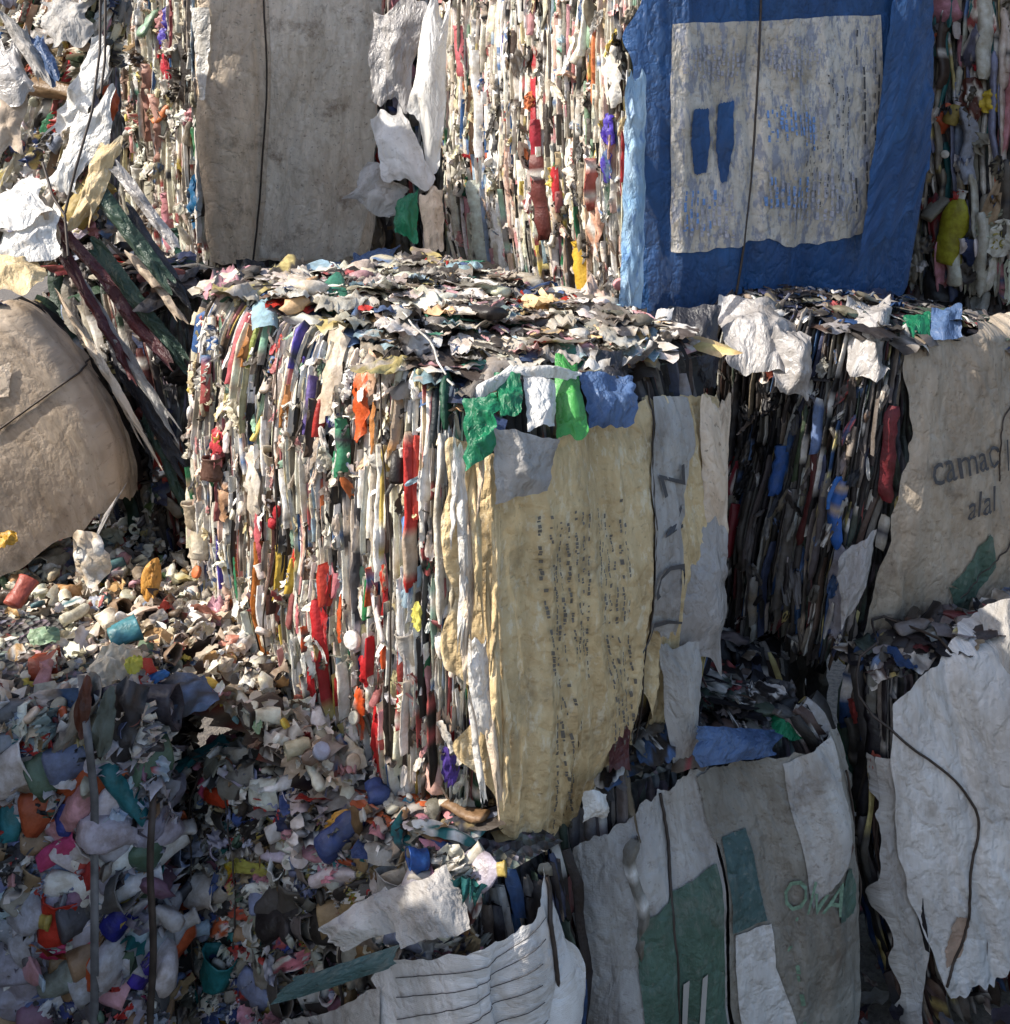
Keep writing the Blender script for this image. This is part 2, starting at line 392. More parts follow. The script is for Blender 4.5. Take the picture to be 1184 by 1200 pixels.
def lidcap(p, ax, ay, az, r, col, rng):
    mb = MB(); sg = 14
    for rr, z in ((0, .35), (.82, .35), (.95, .28), (1, .15), (1, -.25), (.9, -.25), (.9, .1)):
        for k in range(sg):
            a = 2*math.pi*k/sg; kk = 1+.03*(k % 2)
            mb.v.append(p+ax*(math.cos(a)*rr*r*kk)+ay*(math.sin(a)*rr*r*kk)+az*(z*r)); mb.c.append(col)
    for j in range(6):
        for k in range(sg):
            a = j*sg+k; b = j*sg+(k+1) % sg; mb.f.append((a, b, b+sg, a+sg))
    mb.area = 4*r*r; return mb
def basis(nn, u, rng, ang=None, tilt=.5):
    a = rng.uniform(0, 6.28) if ang is None else ang
    v = nn.cross(u).normalized(); ax = u*math.cos(a)+v*math.sin(a)
    n2 = (nn+Vector((rng.gauss(0, tilt), rng.gauss(0, tilt), rng.gauss(0, tilt)))).normalized()
    ay = n2.cross(ax).normalized(); ax = ay.cross(n2).normalized()
    return ax, ay, n2
def lay_films(b, P, pal, n, a0, a1, b0, b1, size=(.05, .12), ang=-.7):
    rng = b.rng; up = (b.T.to_3x3() @ Vector((0, 0, 1))); u0 = Vector(((b.L-b.C).x, (b.L-b.C).y, 0)).normalized()
    for _ in range(n):
        p = b.top(rng.uniform(a0, a1), rng.uniform(b0, b1))+up*rng.uniform(.012, .034)
        ax, ay, az = basis(up, u0, rng, rng.gauss(ang, .35), .10)
        h = rng.uniform(*size); w = h*rng.uniform(1.5, 3.5)
        P.add(crumple(p, ax, ay, az, w, h, pick(pal, rng), rng, 14, rng.uniform(.08, .2), rng.uniform(0, .25), 2.6), 'film_sheet')
    for _ in range(n*4):
        p = b.top(rng.uniform(a0, a1), rng.uniform(b0, b1))+up*rng.uniform(.015, .04)
        ax, ay, az = basis(up, u0, rng, rng.gauss(ang, .6), .15)
        h = rng.uniform(.004, .012); w = h*rng.uniform(3, 12)
        P.add(crumple(p, ax, ay, az, w, h, pick(pal, rng), rng, 5, .6, .5), 'film_strip')
def pack_film(b, P, s0, s1, pal, n, v0, v1, size, ang):
    rng = b.rng
    for _ in range(n):
        S = rng.uniform(s0, s1); V = rng.uniform(v0, v1); p, nn, u, v = b.frame(S, V)
        ax, ay, az = basis(nn, u, rng, rng.gauss(ang, .3), .35)
        h = rng.uniform(*size); w = h*rng.uniform(1.6, 4.5)
        P.add(crumple(p+nn*rng.uniform(.0, .02), ax, ay, az, w, h, pick(pal, rng), rng, 11, rng.uniform(.5, 1.1), rng.uniform(.2, 1.4), 3.5), 'film_scrap')
class Pieces:
    def __init__(s): s.l = []
    def add(s, mb, name, mat='scrap'): s.l.append((mb.area, len(s.l), name, mb, mat))
    def finish(s, parent, keep, stuffname='packed_scraps'):
        s.l.sort(key=lambda t: -t[0])
        for a, i, name, mb, mat in s.l[:keep]: mb.build(name, mat, parent, smooth=(name in ('crushed_bottle', 'plastic_tub', 'bottle_cap')))
        rest = MB()
        for a, i, name, mb, mat in s.l[keep:]: rest.merge(mb)
        if rest.v:
            o = rest.build(stuffname, 'scrap', parent); o['kind'] = 'stuff'
def pack_strips(b, P, s0, s1, pal, v0=0., v1=1., w=(.004, .018), l=(.05, .36), slant=0., skip=None, depth=.024, edge=.04):
    rng = b.rng; S = s0; bias = pick(pal, rng)
    while S < s1:
        ww = rng.uniform(*w)*(.7+.6*rng.random()); sg = b.seg(S); V = v0-rng.uniform(0, .1)
        colu = pick(pal, rng)
        if rng.random() < .3:
            for _ in range(6):
                bias = pick(pal, rng)
                if max(bias)-min(bias) < .22: break
        e0 = v0-edge*rng.random()+nz(S*9, 4.2, b.seed)*edge; e1 = v1+edge*.6*rng.random()+nz(S*9, 8.2, b.seed)*edge
        V = e0
        while V < e1:
            L = rng.uniform(*l)/b.h*(1 if rng.random() < .8 else 1.8)
            c = rng.choice((colu, bias, pick(pal, rng), pick(pal, rng)))
            off = rng.gauss(0, depth*.4)+nz(S*sg*11, V*b.h*5, b.seed+3)*depth
            Vt = min(e1, V+L)
            if (Vt-V)*b.h > .015 and not (skip and skip(S, (V+Vt)/2)):
                P.add(strip(b, S, V, Vt, ww*rng.choice((.6, .8, 1., 1.3, 1.7)), off, c, rng, slant), 'film_strip')
            V += L*rng.uniform(.75, 1.02)
        S += ww*.72/sg
def pack_scraps(b, P, s0, s1, pal, n, v0=0., v1=1., size=(.02, .07), ang=None, bottles=.1, off=.0, tilt=.4, skip=None, aspect=(1, 2.4)):
    rng = b.rng
    for _ in range(n):
        S = rng.uniform(s0, s1); V = rng.uniform(v0, v1)
        if skip and skip(S, V): continue
        p, nn, u, v = b.frame(S, V)
        a = None if ang is None else rng.gauss(ang, .35)
        ax, ay, az = basis(nn, u, rng, a, tilt)
        h = rng.uniform(*size)*rng.choice((.6, .8, 1, 1)); w = h*rng.uniform(*aspect)
        p = p+nn*(off+rng.uniform(-.012, .02)); c = pick(pal, rng); t = rng.random()
        if t < bottles*.6: P.add(bottle(p, ax, ay, az, w*1.5, h*.55, c, rng, rng.uniform(.3, .7), pick(pal, rng)), 'crushed_bottle', 'bottle')
        elif t < bottles: P.add(bottle(p, ax, ay, az, w, h*.6, c, rng, rng.uniform(.4, .8), False), 'plastic_tub', 'bottle')
        elif t < bottles*1.25: P.add(lidcap(p+nn*.01, ax, ay, az, rng.uniform(.011, .02), c, rng), 'bottle_cap')
        else: P.add(crumple(p, ax, ay, az, w, h, c, rng, 6, rng.uniform(.25, .7), rng.uniform(-.5, .9)), 'plastic_scrap')
def pack_top(b, P, pal, n, a0=0, a1=1, b0=0, b1=1, size=(.03, .11), tilt=.22, lift=.03, bottles=.06, ang=None):
    rng = b.rng; up = (b.T.to_3x3() @ Vector((0, 0, 1))); u0 = Vector(((b.L-b.C).x, (b.L-b.C).y, 0)).normalized()
    for _ in range(n):
        p = b.top(rng.uniform(a0, a1), rng.uniform(b0, b1))+up*rng.uniform(-.01, lift)
        ax, ay, az = basis(up, u0, rng, ang if ang is None else rng.gauss(ang, .4), tilt)
        h = rng.uniform(*size)*.8; w = h*rng.uniform(1.2, 3.4); c = pick(pal, rng)
        if rng.random() < bottles: P.add(bottle(p+up*.01, ax, ay, az, min(w, h*1.9), h*.38, c, rng, .5, pick(pal, rng)), 'crushed_bottle', 'bottle')
        else: P.add(crumple(p, ax, ay, az, w, h, c, rng, 8, rng.uniform(.06, .26), rng.uniform(-.1, .6), 1.6), 'plastic_scrap')
def accents(b, P, L):
    """pieces that stand out on a cut face: (px, py, length px, width px, colour, kind[, angle])"""
    rng = b.rng
    for e in L:
        px, py, lp, wp, h, kind = e[:6]; ang = e[6] if len(e) > 6 else math.pi/2
        S, V = b.locate(px, py); p, nn, u, v = b.frame(S, V); k = p.y/F; c = hexc(h)
        L_, W = lp*k, wp*k
        if kind == 's':
            m = strip(b, S, V-L_/2/b.h, V+L_/2/b.h, W, .022, c, rng, 0, .006); m.area = 9; P.add(m, 'film_strip')
        else:
            ax = u*math.cos(ang)+v*math.sin(ang); ay = nn.cross(ax).normalized()
            q = p+nn*.028
            if kind == 'c': m = crumple(q, ax, ay, nn, L_, W, c, rng, 8, .35, .3); nm = 'film_scrap'
            elif kind == 'b': m = bottle(q, ax, ay, nn, L_, W/2, c, rng, .7, (.7, .7, .68)); nm = 'crushed_bottle'
            elif kind == 't': m = bottle(q, ax, ay, nn, L_, W/2, c, rng, .8, False); nm = 'plastic_tub'
            m.area = 9; P.add(m, nm, 'bottle' if kind in 'bt' else 'scrap')

def make_fold(seed, amp, fx, fy, wr=.003, big=0.):
    def f(x, z):
        r = amp*(.6-1.6*abs(nz(x*fx, z*fy, seed)))
        r += wr*(1-2.2*abs(nz(x*fx*3.1+z*5, z*fy*4+x*9, seed+4)))+wr*.5*nz(x*70, z*70, seed)
        if big: r += big*nz(x*2.2, z*1.8, seed+20)
        return r
    return f
class Cloth:
    def __init__(s, b, name, mat, left, right, fold, off=.03, nu=90, nv=90, rag=(0, 0, 0, 0), parent=None, base=None, topc=None, botc=None, pinch=(), build=True, sv=False):
        s.b, s.fold, s.off, s.pinch = b, fold, off, pinch
        lc = [q if sv else b.locate(*q) for q in left]; rc = [q if sv else b.locate(*q) for q in right]
        def ip(L, t):
            x = t*(len(L)-1); i = min(len(L)-2, int(x)); a = x-i
            return lerp(L[i][0], L[i+1][0], a), lerp(L[i][1], L[i+1][1], a)
        def cv(C, u):
            if not C: return 0.
            x = u*(len(C)-1); i = min(len(C)-2, int(x)); return lerp(C[i], C[i+1], x-i)
        mb = MB(); mb.uv = []; sd = b.seed*3+off*99
        for j in range(nv+1):
            t = j/nv; l = ip(lc, t); r = ip(rc, t)
            for i in range(nu+1):
                u = i/nu
                ru = u; 
                el = rag[0]*nz(t*9, sd, 1)*(1-u)**3/b.seg(l[0]); er = rag[1]*nz(t*9, sd, 2)*u**3/b.seg(r[0])
                et = rag[2]*(nz(u*8, sd, 3)+.5*nz(u*25, sd, 3))*(1-t)**3/b.h; eb = rag[3]*(nz(u*7, sd, 4)+.6*nz(u*22, sd, 4))*t**3/b.h
                S = lerp(l[0], r[0], ru)+el+er; V = lerp(l[1], r[1], ru)+et+eb+cv(topc, u)*(1-t)/b.h+cv(botc, u)*t/b.h
                mb.v.append(s.surf(S, V)); mb.uv.append((S*b.seg(S), V*b.h))
        for j in range(nv):
            for i in range(nu):
                q = j*(nu+1)+i; mb.f.append((q, q+nu+1, q+nu+2, q+1))
        s.ob = mb.build(name, mat, parent or b.root, smooth=True)
    def surf(s, S, V, e=0.):
        b = s.b; p, n, u, v = b.frame(S, V); x = S*b.seg(S); z = V*b.h
        o = s.off+s.fold(x, z)
        for ps in s.pinch: o -= .016*math.exp(-((x-ps)/.02)**2)
        return p+n*(o+e)
def patch(cl, name, mat, left, right, e=.004, nu=40, nv=40, rag=(0, 0, 0, 0), botc=None, topc=None):
    c = Cloth(cl.b, name, mat, left, right, cl.fold, cl.off+e, nu, nv, rag, cl.ob if cl.ob.parent is cl.b.root else cl.b.root, pinch=cl.pinch, botc=botc, topc=topc)
    return c
def tube(pts, r, name, mat, parent, label=None):
    mb = MB(); n = len(pts)
    for i, p in enumerate(pts):
        d = (pts[min(n-1, i+1)]-pts[max(0, i-1)]).normalized()
        a = d.cross(Vector((0, 1, .3))).normalized(); c = d.cross(a)
        for k in range(6): mb.v.append(p+(a*math.cos(k*1.0472)+c*math.sin(k*1.0472))*r)
    for i in range(n-1):
        for k in range(6): mb.f.append((i*6+k, i*6+(k+1) % 6, (i+1)*6+(k+1) % 6, (i+1)*6+k))
    return mb.build(name, mat, parent, smooth=True)
def wire(b, pts, cl=None, off=.034, r=.0022, mat='wire', n=60, name='baling_wire', sv=False):
    q = [p if sv else b.locate(*p) for p in pts]; out = []
    sm = []
    for i in range(n+1):
        x = i/n*(len(q)-1); k = min(len(q)-2, int(x)); a = x-k
        sm.append((lerp(q[k][0], q[k+1][0], a), lerp(q[k][1], q[k+1][1], a)))
    for _ in range(n):
        sm = [sm[0]]+[((sm[i-1][0]+2*sm[i][0]+sm[i+1][0])/4, (sm[i-1][1]+2*sm[i][1]+sm[i+1][1])/4) for i in range(1, n)]+[sm[-1]]
    for i in range(n+1):
        S, V = sm[i]
        if cl: out.append(cl.surf(S, V, .004))
        else:
            p, nn, u, v = b.frame(S, V); out.append(p+nn*(off+.006*nz(i*.15, b.seed)))
    return tube(out, r, name, mat, b.root)
def ribbon(pts, w, name, mat, parent):
    mb = MB()
    for p in pts:
        mb.v += [p-Vector((w/2, 0, 0)), p+Vector((w/2, 0, 0))]
    o = len(pts)
    for i in range(o-1): mb.f.append((2*i, 2*i+1, 2*i+3, 2*i+2))
    o = mb.build(name, mat, parent, True); s = o.modifiers.new('thick', 'SOLIDIFY'); s.thickness = .0015
    return o
def text_on(cl, s, px, py, hgt, rot, mat, name='printed_lettering', squash=1.):
    cu = bpy.data.curves.new('t', 'FONT'); cu.body = s; cu.size = hgt; cu.align_x = 'CENTER'; cu.align_y = 'CENTER'; cu.resolution_u = 2
    ob = bpy.data.objects.new('t', cu); COL.objects.link(ob)
    dg = bpy.context.evaluated_depsgraph_get(); me = bpy.data.meshes.new_from_object(ob.evaluated_get(dg))
    S0, V0 = cl.b.locate(px, py); mb = MB(); ca, sa = math.cos(rot), math.sin(rot)
    for v in me.vertices:
        x, y = v.co.x*squash, v.co.y; X = x*ca-y*sa; Y = x*sa+y*ca
        mb.v.append(cl.surf(S0+X/cl.b.seg(S0), V0+Y/cl.b.h, .008))
    mb.f = [tuple(p.vertices) for p in me.polygons]
    bpy.data.objects.remove(ob); bpy.data.curves.remove(cu)
    o = mb.build(name, mat, cl.ob if cl.ob.parent is cl.b.root else cl.b.root); bpy.data.meshes.remove(me); return o
def print_marks(cl, cols, mat, rng, rot_cols=True, name='small_print', dens=.75, wpx=3., lpx=(4, 14)):
    """rows of small worn print running up the sack: list of (px_top,py_top,px_bot,py_bot)"""
    b = cl.b
    for x0, y0, x1, y1 in cols:
        mb = MB()
        A, B_ = b.locate(x0, y0), b.locate(x1, y1); L = abs(y1-y0) or abs(x1-x0); t = 0.
        k = b.frame(*A)[0].y/F
        while t < 1:
            dl = rng.uniform(*lpx)/L
            if rng.random() < dens:
                t1 = min(1, t+dl*.8); ww = wpx*k*rng.uniform(.5, 1.15)
                jx = rng.gauss(0, .6)*k
                P0 = (lerp(A[0], B_[0], t), lerp(A[1], B_[1], t)); P1 = (lerp(A[0], B_[0], t1), lerp(A[1], B_[1], t1))
                n = 3; o = len(mb.v)
                for i in range(n+1):
                    S = lerp(P0[0], P1[0], i/n); V = lerp(P0[1], P1[1], i/n); sg = b.seg(S)
                    mb.v += [cl.surf(S+(jx-ww/2)/sg, V, .007), cl.surf(S+(jx+ww/2)/sg, V, .007)]
                for i in range(n): mb.f.append((o+2*i, o+2*i+1, o+2*i+3, o+2*i+2))
            t += dl
        if mb.v: mb.build(name, mat, cl.ob if cl.ob.parent is b.root else b.root)
def sheet(name, c4, mat, parent=None, nu=26, nv=26, crum=.012, sag=0., seed=1., fr=9., color=None, smooth=True, rag=.1):
    """free sheet between four corner points TL, TR, BR, BL given as (px, py, depth)"""
    A, B_, C_, D = [at(*q) if not isinstance(q, Vector) else q for q in c4]
    nn = (B_-A).cross(D-A).normalized()
    if nn.y > 0: nn = -nn
    mb = MB(); mb.uv = []; W = (B_-A).length; H = (D-A).length
    for j in range(nv+1):
        for i in range(nu+1):
            u, t = i/nu, j/nv
            u2 = u+rag*.9*nz(t*2.3, seed, 1)*(2*u-1)**2+.05*nz(t*9, u*2, seed); t2 = t+rag*1.2*nz(u*2.1, seed, 2)*(2*t-1)**2+.04*nz(u*8, t*2, seed)
            p = (A.lerp(B_, u2)).lerp(D.lerp(C_, u2), t2)
            x, y = u*W, t*H
            z = crum*(.5-1.8*abs(nz(x*fr, y*fr, seed)))+crum*.5*(.3-abs(nz(x*fr*2.7, y*fr*2.7, seed+3)))+sag*math.sin(math.pi*u)*math.sin(math.pi*t)
            mb.v.append(p+nn*z); mb.uv.append((x+seed, y))
            if color: mb.c.append(color)
    for j in range(nv):
        for i in range(nu):
            q = j*(nu+1)+i; mb.f.append((q, q+nu+1, q+nu+2, q+1))
    return mb.build(name, mat, parent, smooth)

# ================================================================== the ground
mb = MB(); n = 60
def gz(x, y): return .02*nz(x*.9, y*.9, 2)-.015
xs = [-400, -120, -40, -15]+[-8+i*.4 for i in range(46)]+[15, 40, 120, 400]
for y in xs:
    for x in xs: mb.v.append(Vector((x, y+3, gz(x, y) if abs(x) < 12 and abs(y) < 12 else -.015)))
k = len(xs)
for j in range(k-1):
    for i in range(k-1): mb.f.append((j*k+i, j*k+i+1, j*k+k+i+1, j*k+k+i))
tag(mb.build('ground', 'ground', None, True), 'bare trodden earth of the recycling yard beneath the bales', kind='structure')

# ================================================================== MIDDLE TIER
# --- central bale with the yellowed sack
b = Bale('plastic_bale', 'large sunlit bale in the centre wrapped in a yellowed printed sack', (-.078, 2.1), (-.844, 2.85), (.559, 2.75), .85, 1.70, bulge=.04, rnd=.045, r=.10, seed=1.3, lift=.14)
bc = b; P = Pieces()
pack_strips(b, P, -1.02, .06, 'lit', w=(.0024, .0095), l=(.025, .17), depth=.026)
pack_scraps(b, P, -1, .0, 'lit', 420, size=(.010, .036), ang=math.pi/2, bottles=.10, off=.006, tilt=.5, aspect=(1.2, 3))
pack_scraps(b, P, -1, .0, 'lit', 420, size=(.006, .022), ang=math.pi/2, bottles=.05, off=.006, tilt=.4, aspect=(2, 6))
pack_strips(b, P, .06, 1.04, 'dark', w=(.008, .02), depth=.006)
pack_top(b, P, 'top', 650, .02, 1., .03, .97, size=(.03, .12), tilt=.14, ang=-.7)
lay_films(b, P, 'top', 90, .03, .97, .05, .95, (.06, .14))
accents(b, P, [
 (487, 600, 175, 13, 'B0302C', 's'), (494, 560, 90, 8, 'C94438', 's'), (480, 760, 110, 10, '8E3A34', 's'), (431, 470, 90, 26, 'DB6230', 'c'), (440, 440, 60, 22, 'D9B49A', 'c'),
 (470, 500, 70, 10, 'D9A060', 's'), (407, 520, 55, 14, '3F8A66', 's'), (437, 700, 45, 10, '2F7A4A', 's'), (380, 740, 70, 14, 'B8262C', 's'), (388, 800, 110, 10, '9E2A2E', 's'), (368, 830, 90, 8, '7A1F28', 's'),
 (430, 830, 60, 20, 'DE5A26', 'c'), (452, 862, 80, 20, 'C4282C', 'c'), (458, 890, 70, 9, 'C8463C', 's'), (491, 935, 46, 22, '4A9CC0', 'b'), (532, 890, 50, 22, '5A46A0', 'c'), (540, 940, 50, 16, 'D8DCD4', 'c'), (560, 915, 90, 14, '1F4632', 's'),
 (505, 560, 190, 10, 'F0ECE4', 's'), (520, 620, 210, 12, 'ECE8DE', 's'), (450, 600, 150, 9, 'F0EEE8', 's'), (425, 640, 150, 11, 'EDEAE4', 's'), (535, 640, 180, 10, 'E6DCC4', 's'), (512, 480, 80, 14, '232A2E', 's'), (525, 470, 60, 14, '1C4A38', 's'),
 (497, 718, 34, 14, 'D8D06A', 'c'), (470, 730, 130, 12, 'CFC8BC', 's'), (400, 630, 120, 5, '26221F', 's'), (466, 850, 150, 8, '2A2421', 's'), (510, 860, 110, 9, '26211E', 's'), (500, 790, 90, 8, '2D2825', 's'),
 *[(RD.uniform(352, 480), RD.uniform(680, 900), RD.uniform(24, 70), RD.uniform(6, 14), RD.choice(['B8282E', 'C4402E', '9A2226', 'D9848C', 'E0E0DA', 'CC5A30']), RD.choice('sc')) for _ in range(22)],
 *[(RD.uniform(225, 520), RD.uniform(400, 700), RD.uniform(20, 60), RD.uniform(5, 12), RD.choice(['C4402E', 'C98A50', 'D9848C', '3F8A66', '6A8FC0', 'DDBE55']), RD.choice('sc')) for _ in range(18)],
 (262, 520, 40, 22, 'C4424C', 'c'), (270, 580, 50, 22, 'C9A080', 'c'), (260, 545, 26, 30, '6A4E44', 't'), (240, 600, 30, 24, 'D8CDBA', 't'), (305, 560, 90, 26, 'E8DFD2', 'c'), (312, 630, 60, 14, 'C4626A', 'c'), (308, 710, 140, 13, 'A8642A', 's'),
 (330, 650, 120, 7, '4A2E2A', 's'), (370, 475, 60, 10, '6A5A9A', 's'), (345, 440, 90, 8, 'E4DCCB', 's'), (248, 450, 60, 8, '4F7AA8', 's'), (285, 410, 70, 9, 'C86A72', 's'), (300, 420, 60, 8, 'A9B860', 's'), (318, 400, 50, 9, '8FBFA6', 's'),
 (356, 520, 90, 9, '2C2826', 's'), (372, 500, 60, 10, '4A3C34', 's'), (395, 440, 110, 34, 'CDBFAE', 'c'), (382, 490, 40, 10, 'B0342E', 's'),
])
FY = make_fold(5.1, .034, 9, .8, .007, .02)
cy = Cloth(b, 'sack_wrap', 'yellow', [(530, 500), (527, 600), (537, 740), (560, 860), (594, 972)], [(742, 478), (742, 600), (734, 740), (724, 850), (706, 962)], FY, .04, 130, 150, (.05, .012, .02, .06),
           botc=[-.02, -.02, -.05, -.03, -.05, -.02, .01], topc=[-.03, -.05, -.03, -.02, -.005, .01], pinch=(.0,))
cz = Cloth(b, 'sack_tongue', 'yellow', [(734, 474), (742, 600), (738, 760), (738, 880)], [(814, 462), (820, 560), (806, 700), (782, 790), (750, 895)], make_fold(6.4, .028, 13, 1.0, .007, .014), .034, 60, 120, (.012, .03, .02, .05))
lf = Cloth(b, 'grey_flap', 'greyw', [(742, 470), (736, 560), (738, 680), (745, 735)], [(790, 466), (778, 560), (772, 680), (762, 725)], FY, .045, 30, 40, (.0, .02, 0, .02))
print_marks(cy, [(608+i*6.5, 598+RD.uniform(-8, 8), 620+i*6.5, 800+RD.uniform(-60, 20)) for i in range(8)]+[(672+i*6.5, 580+(i % 2)*24, 676+i*6.5, 715) for i in range(6)]+[(678+i*6.5, 728, 672+i*6.5, 950-i*12) for i in range(6)]+[(622+i*7, 808, 620+i*7, 955) for i in range(4)], 'sackink', RD, wpx=3.0, lpx=(2, 7), dens=.6)
for ch, x, y in (('Z', 758, 560), ('V', 762, 615), ('C', 756, 672), ('(', 748, 722)): text_on(lf, ch, x, y, .15, -math.pi/2+.15, 'ink', squash=.62)
wire(b, [(736, 455), (738, 560), (740, 680), (735, 800), (716, 880)], cy, r=.0022)
# torn pale tatters hanging down the near corner
for i, (x, y0, y1, w, m, dx) in enumerate([(538, 520, 700, 16, 'film', 6), (556, 560, 730, 14, 'yellow', 4), (548, 600, 790, 18, 'beige', -2), (556, 740, 860, 30, 'film', 10), (575, 690, 900, 16, 'yellow', 8), (546, 660, 770, 12, 'film', -8), (568, 770, 940, 18, 'beige', 16), (533, 540, 640, 9, 'film', -4), (582, 620, 800, 10, 'yellow', -6), (590, 800, 960, 14, 'yellow', 4), (566, 500, 600, 10, 'beige', -6), (552, 820, 950, 10, 'film', 14)]):
    sheet('torn_strip', [(x-w*.5, y0, 2.04), (x+w*.5, y0+8, 2.045), (x+w*.4+dx, y1-14, 2.03), (x-w*.2+dx, y1, 2.02)], m, b.root, 8, 30, .010, .012, i*3.3, 17, rag=.35)
sheet('dark_red_gap', [(712, 780, 2.36), (736, 770, 2.4), (738, 900, 2.36), (712, 905, 2.34)], 'darkred', b.root, 10, 20, .01, .01, 3.1, 12)  # dark gap between sack and tongue, painted as a dark red sheet
sheet('white_tip', [(684, 925, 2.24), (712, 930, 2.27), (712, 958, 2.26), (682, 962, 2.24)], 'film', b.root, 12, 12, .008, .01, 3.7, 12)
sheet('hanging_sheet', [(822, 465, 2.6), (856, 470, 2.64), (852, 640, 2.62), (818, 620, 2.56)], 'beige', b.root, 20, 30, .01, .03, 4.4, 10)
sheet('hanging_sheet', [(806, 610, 2.54), (852, 620, 2.6), (848, 790, 2.58), (782, 760, 2.5)], 'greyfilm', b.root, 20, 30, .01, .03, 6.4, 10)
sheet('hanging_sheet', [(770, 750, 2.46), (822, 760, 2.5), (820, 885, 2.46), (790, 895, 2.44)], 'greyw', b.root, 20, 30, .006, .035, 7.4, 8)
# sheets squeezed out over the front top edge
sheet('green_sheet', [(545, 470, 2.1), (585, 462, 2.06), (582, 520, 2.02), (548, 555, 2.0)], 'greensheet', b.root, 18, 24, .02, .02, 2.2, 16)
sheet('green_sheet', [(580, 440, 2.2), (612, 432, 2.2), (612, 485, 2.1), (588, 492, 2.08)], 'greensheet', b.root, 18, 24, .015, .02, 3.9, 16)
sheet('green_sheet', [(650, 418, 2.3), (676, 424, 2.3), (690, 505, 2.16), (652, 520, 2.14)], 'brightgreen', b.root, 18, 24, .01, .02, 8.2, 10)
sheet('blue_sheet', [(678, 440, 2.32), (742, 440, 2.38), (745, 495, 2.28), (690, 505, 2.2)], 'bluefilm', b.root, 20, 24, .02, .02, 5.2, 12)
sheet('dark_sheet', [(700, 412, 2.42), (740, 415, 2.5), (738, 470, 2.36), (705, 460, 2.32)], 'darkfilm', b.root, 18, 20, .02, .02, 5.7, 12)
sheet('white_sheet', [(612, 440, 2.2), (650, 445, 2.22), (650, 500, 2.12), (618, 505, 2.08)], 'film', b.root, 18, 24, .015, .02, 1.2, 12)
sheet('grey_sheet', [(578, 500, 2.03), (655, 515, 2.1), (640, 575, 2.06), (580, 590, 2.02)], 'greyw', b.root, 24, 20, .01, .02, 1.9, 10)
sheet('rolled_edge', [(545, 462, 2.13), (600, 428, 2.2), (606, 440, 2.18), (552, 478, 2.1)], 'film', b.root, 26, 8, .006, .02, 1.5, 12)
sheet('rolled_edge', [(600, 428, 2.2), (680, 436, 2.26), (680, 446, 2.24), (606, 440, 2.18)], 'film', b.root, 26, 8, .006, .02, 2.5, 12)
sheet('purple_sheet', [(490, 452, 2.3), (560, 440, 2.3), (555, 462, 2.18), (490, 478, 2.15)], 'bluefilm', b.root, 20, 10, .012, .01, 3.5, 16)
P.finish(b.root, 100)
wire(b, [(460, 385), (530, 450)], off=.05, r=.0024, mat='lightwire', n=10)
o = tube([at(456, 385, 2.6), at(495, 418, 2.36), at(532, 452, 2.12)], .0025, 'baling_wire', 'lightwire', b.root)
for x in (340, 470): wire(b, [(x, 420), (x, 600), (x+2, 860)], off=.03, r=.002)

# --- bale behind the centre, leaning dark side seen at the left
b = Bale('plastic_bale', 'dark shaded bale with slanting layers between the tilted beige bale and the central bale', (-.93, 3.02), (-1.5, 3.58), (-.80, 3.16), .85, 1.80, B=(-1.3, 3.75), bulge=.02, rnd=.12, seed=2.4)
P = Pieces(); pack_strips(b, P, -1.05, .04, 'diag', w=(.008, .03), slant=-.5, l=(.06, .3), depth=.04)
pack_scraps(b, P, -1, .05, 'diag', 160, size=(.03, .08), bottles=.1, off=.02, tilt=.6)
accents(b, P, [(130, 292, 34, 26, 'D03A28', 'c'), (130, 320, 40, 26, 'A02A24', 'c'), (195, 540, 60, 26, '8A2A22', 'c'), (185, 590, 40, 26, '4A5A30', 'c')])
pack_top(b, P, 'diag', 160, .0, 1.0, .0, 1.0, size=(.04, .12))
for i, (x0, y0, x1, y1, w, m, Y) in enumerate([(95, 215, 190, 330, 22, 'darkgreen', 3.0), (130, 200, 205, 290, 14, 'greyfilm', 3.0), (70, 300, 150, 440, 12, 'darkred', 2.96), (100, 290, 215, 430, 20, 'darkgreen', 2.98), (85, 330, 200, 500, 12, 'greyw', 2.94), (110, 330, 190, 420, 16, 'darkred', 2.97), (140, 250, 215, 350, 16, 'darkfilm', 3.02), (75, 360, 170, 520, 10, 'beige', 2.9), (130, 420, 215, 560, 18, 'darkfilm', 2.94), (60, 265, 130, 340, 14, 'darkred', 2.98), (150, 300, 210, 372, 9, 'warm', 3.0), (160, 480, 212, 590, 12, 'darkgreen', 2.95)]):
    sheet('slanting_fold', [(x0, y0, Y+.12), (x0+w, y0-6, Y+.12), (x1+w*.8, y1, Y), (x1, y1+6, Y)], m, b.root, 10, 40, .014, .015, 80+i*1.7, 14, rag=.25)
P.finish(b.root, 70)

# --- support bale beneath the two rear columns
b = Bale('plastic_bale', 'layered bale lying under the beige wrapped upper bale, only its littered top showing', (-.58, 3.72), (-1.6, 4.5), (.24, 3.95), .85, 1.66, B=(-.6, 5.3), seed=3.2)
P = Pieces(); pack_top(b, P, 'top', 420, -.02, 1.0, .0, 1., size=(.04, .14), tilt=.14, ang=-.7); lay_films(b, P, 'top', 70, 0, 1, 0, 1, (.06, .16)); pack_strips(b, P, -1, 1, 'dark', w=(.02, .05)); P.finish(b.root, 20)

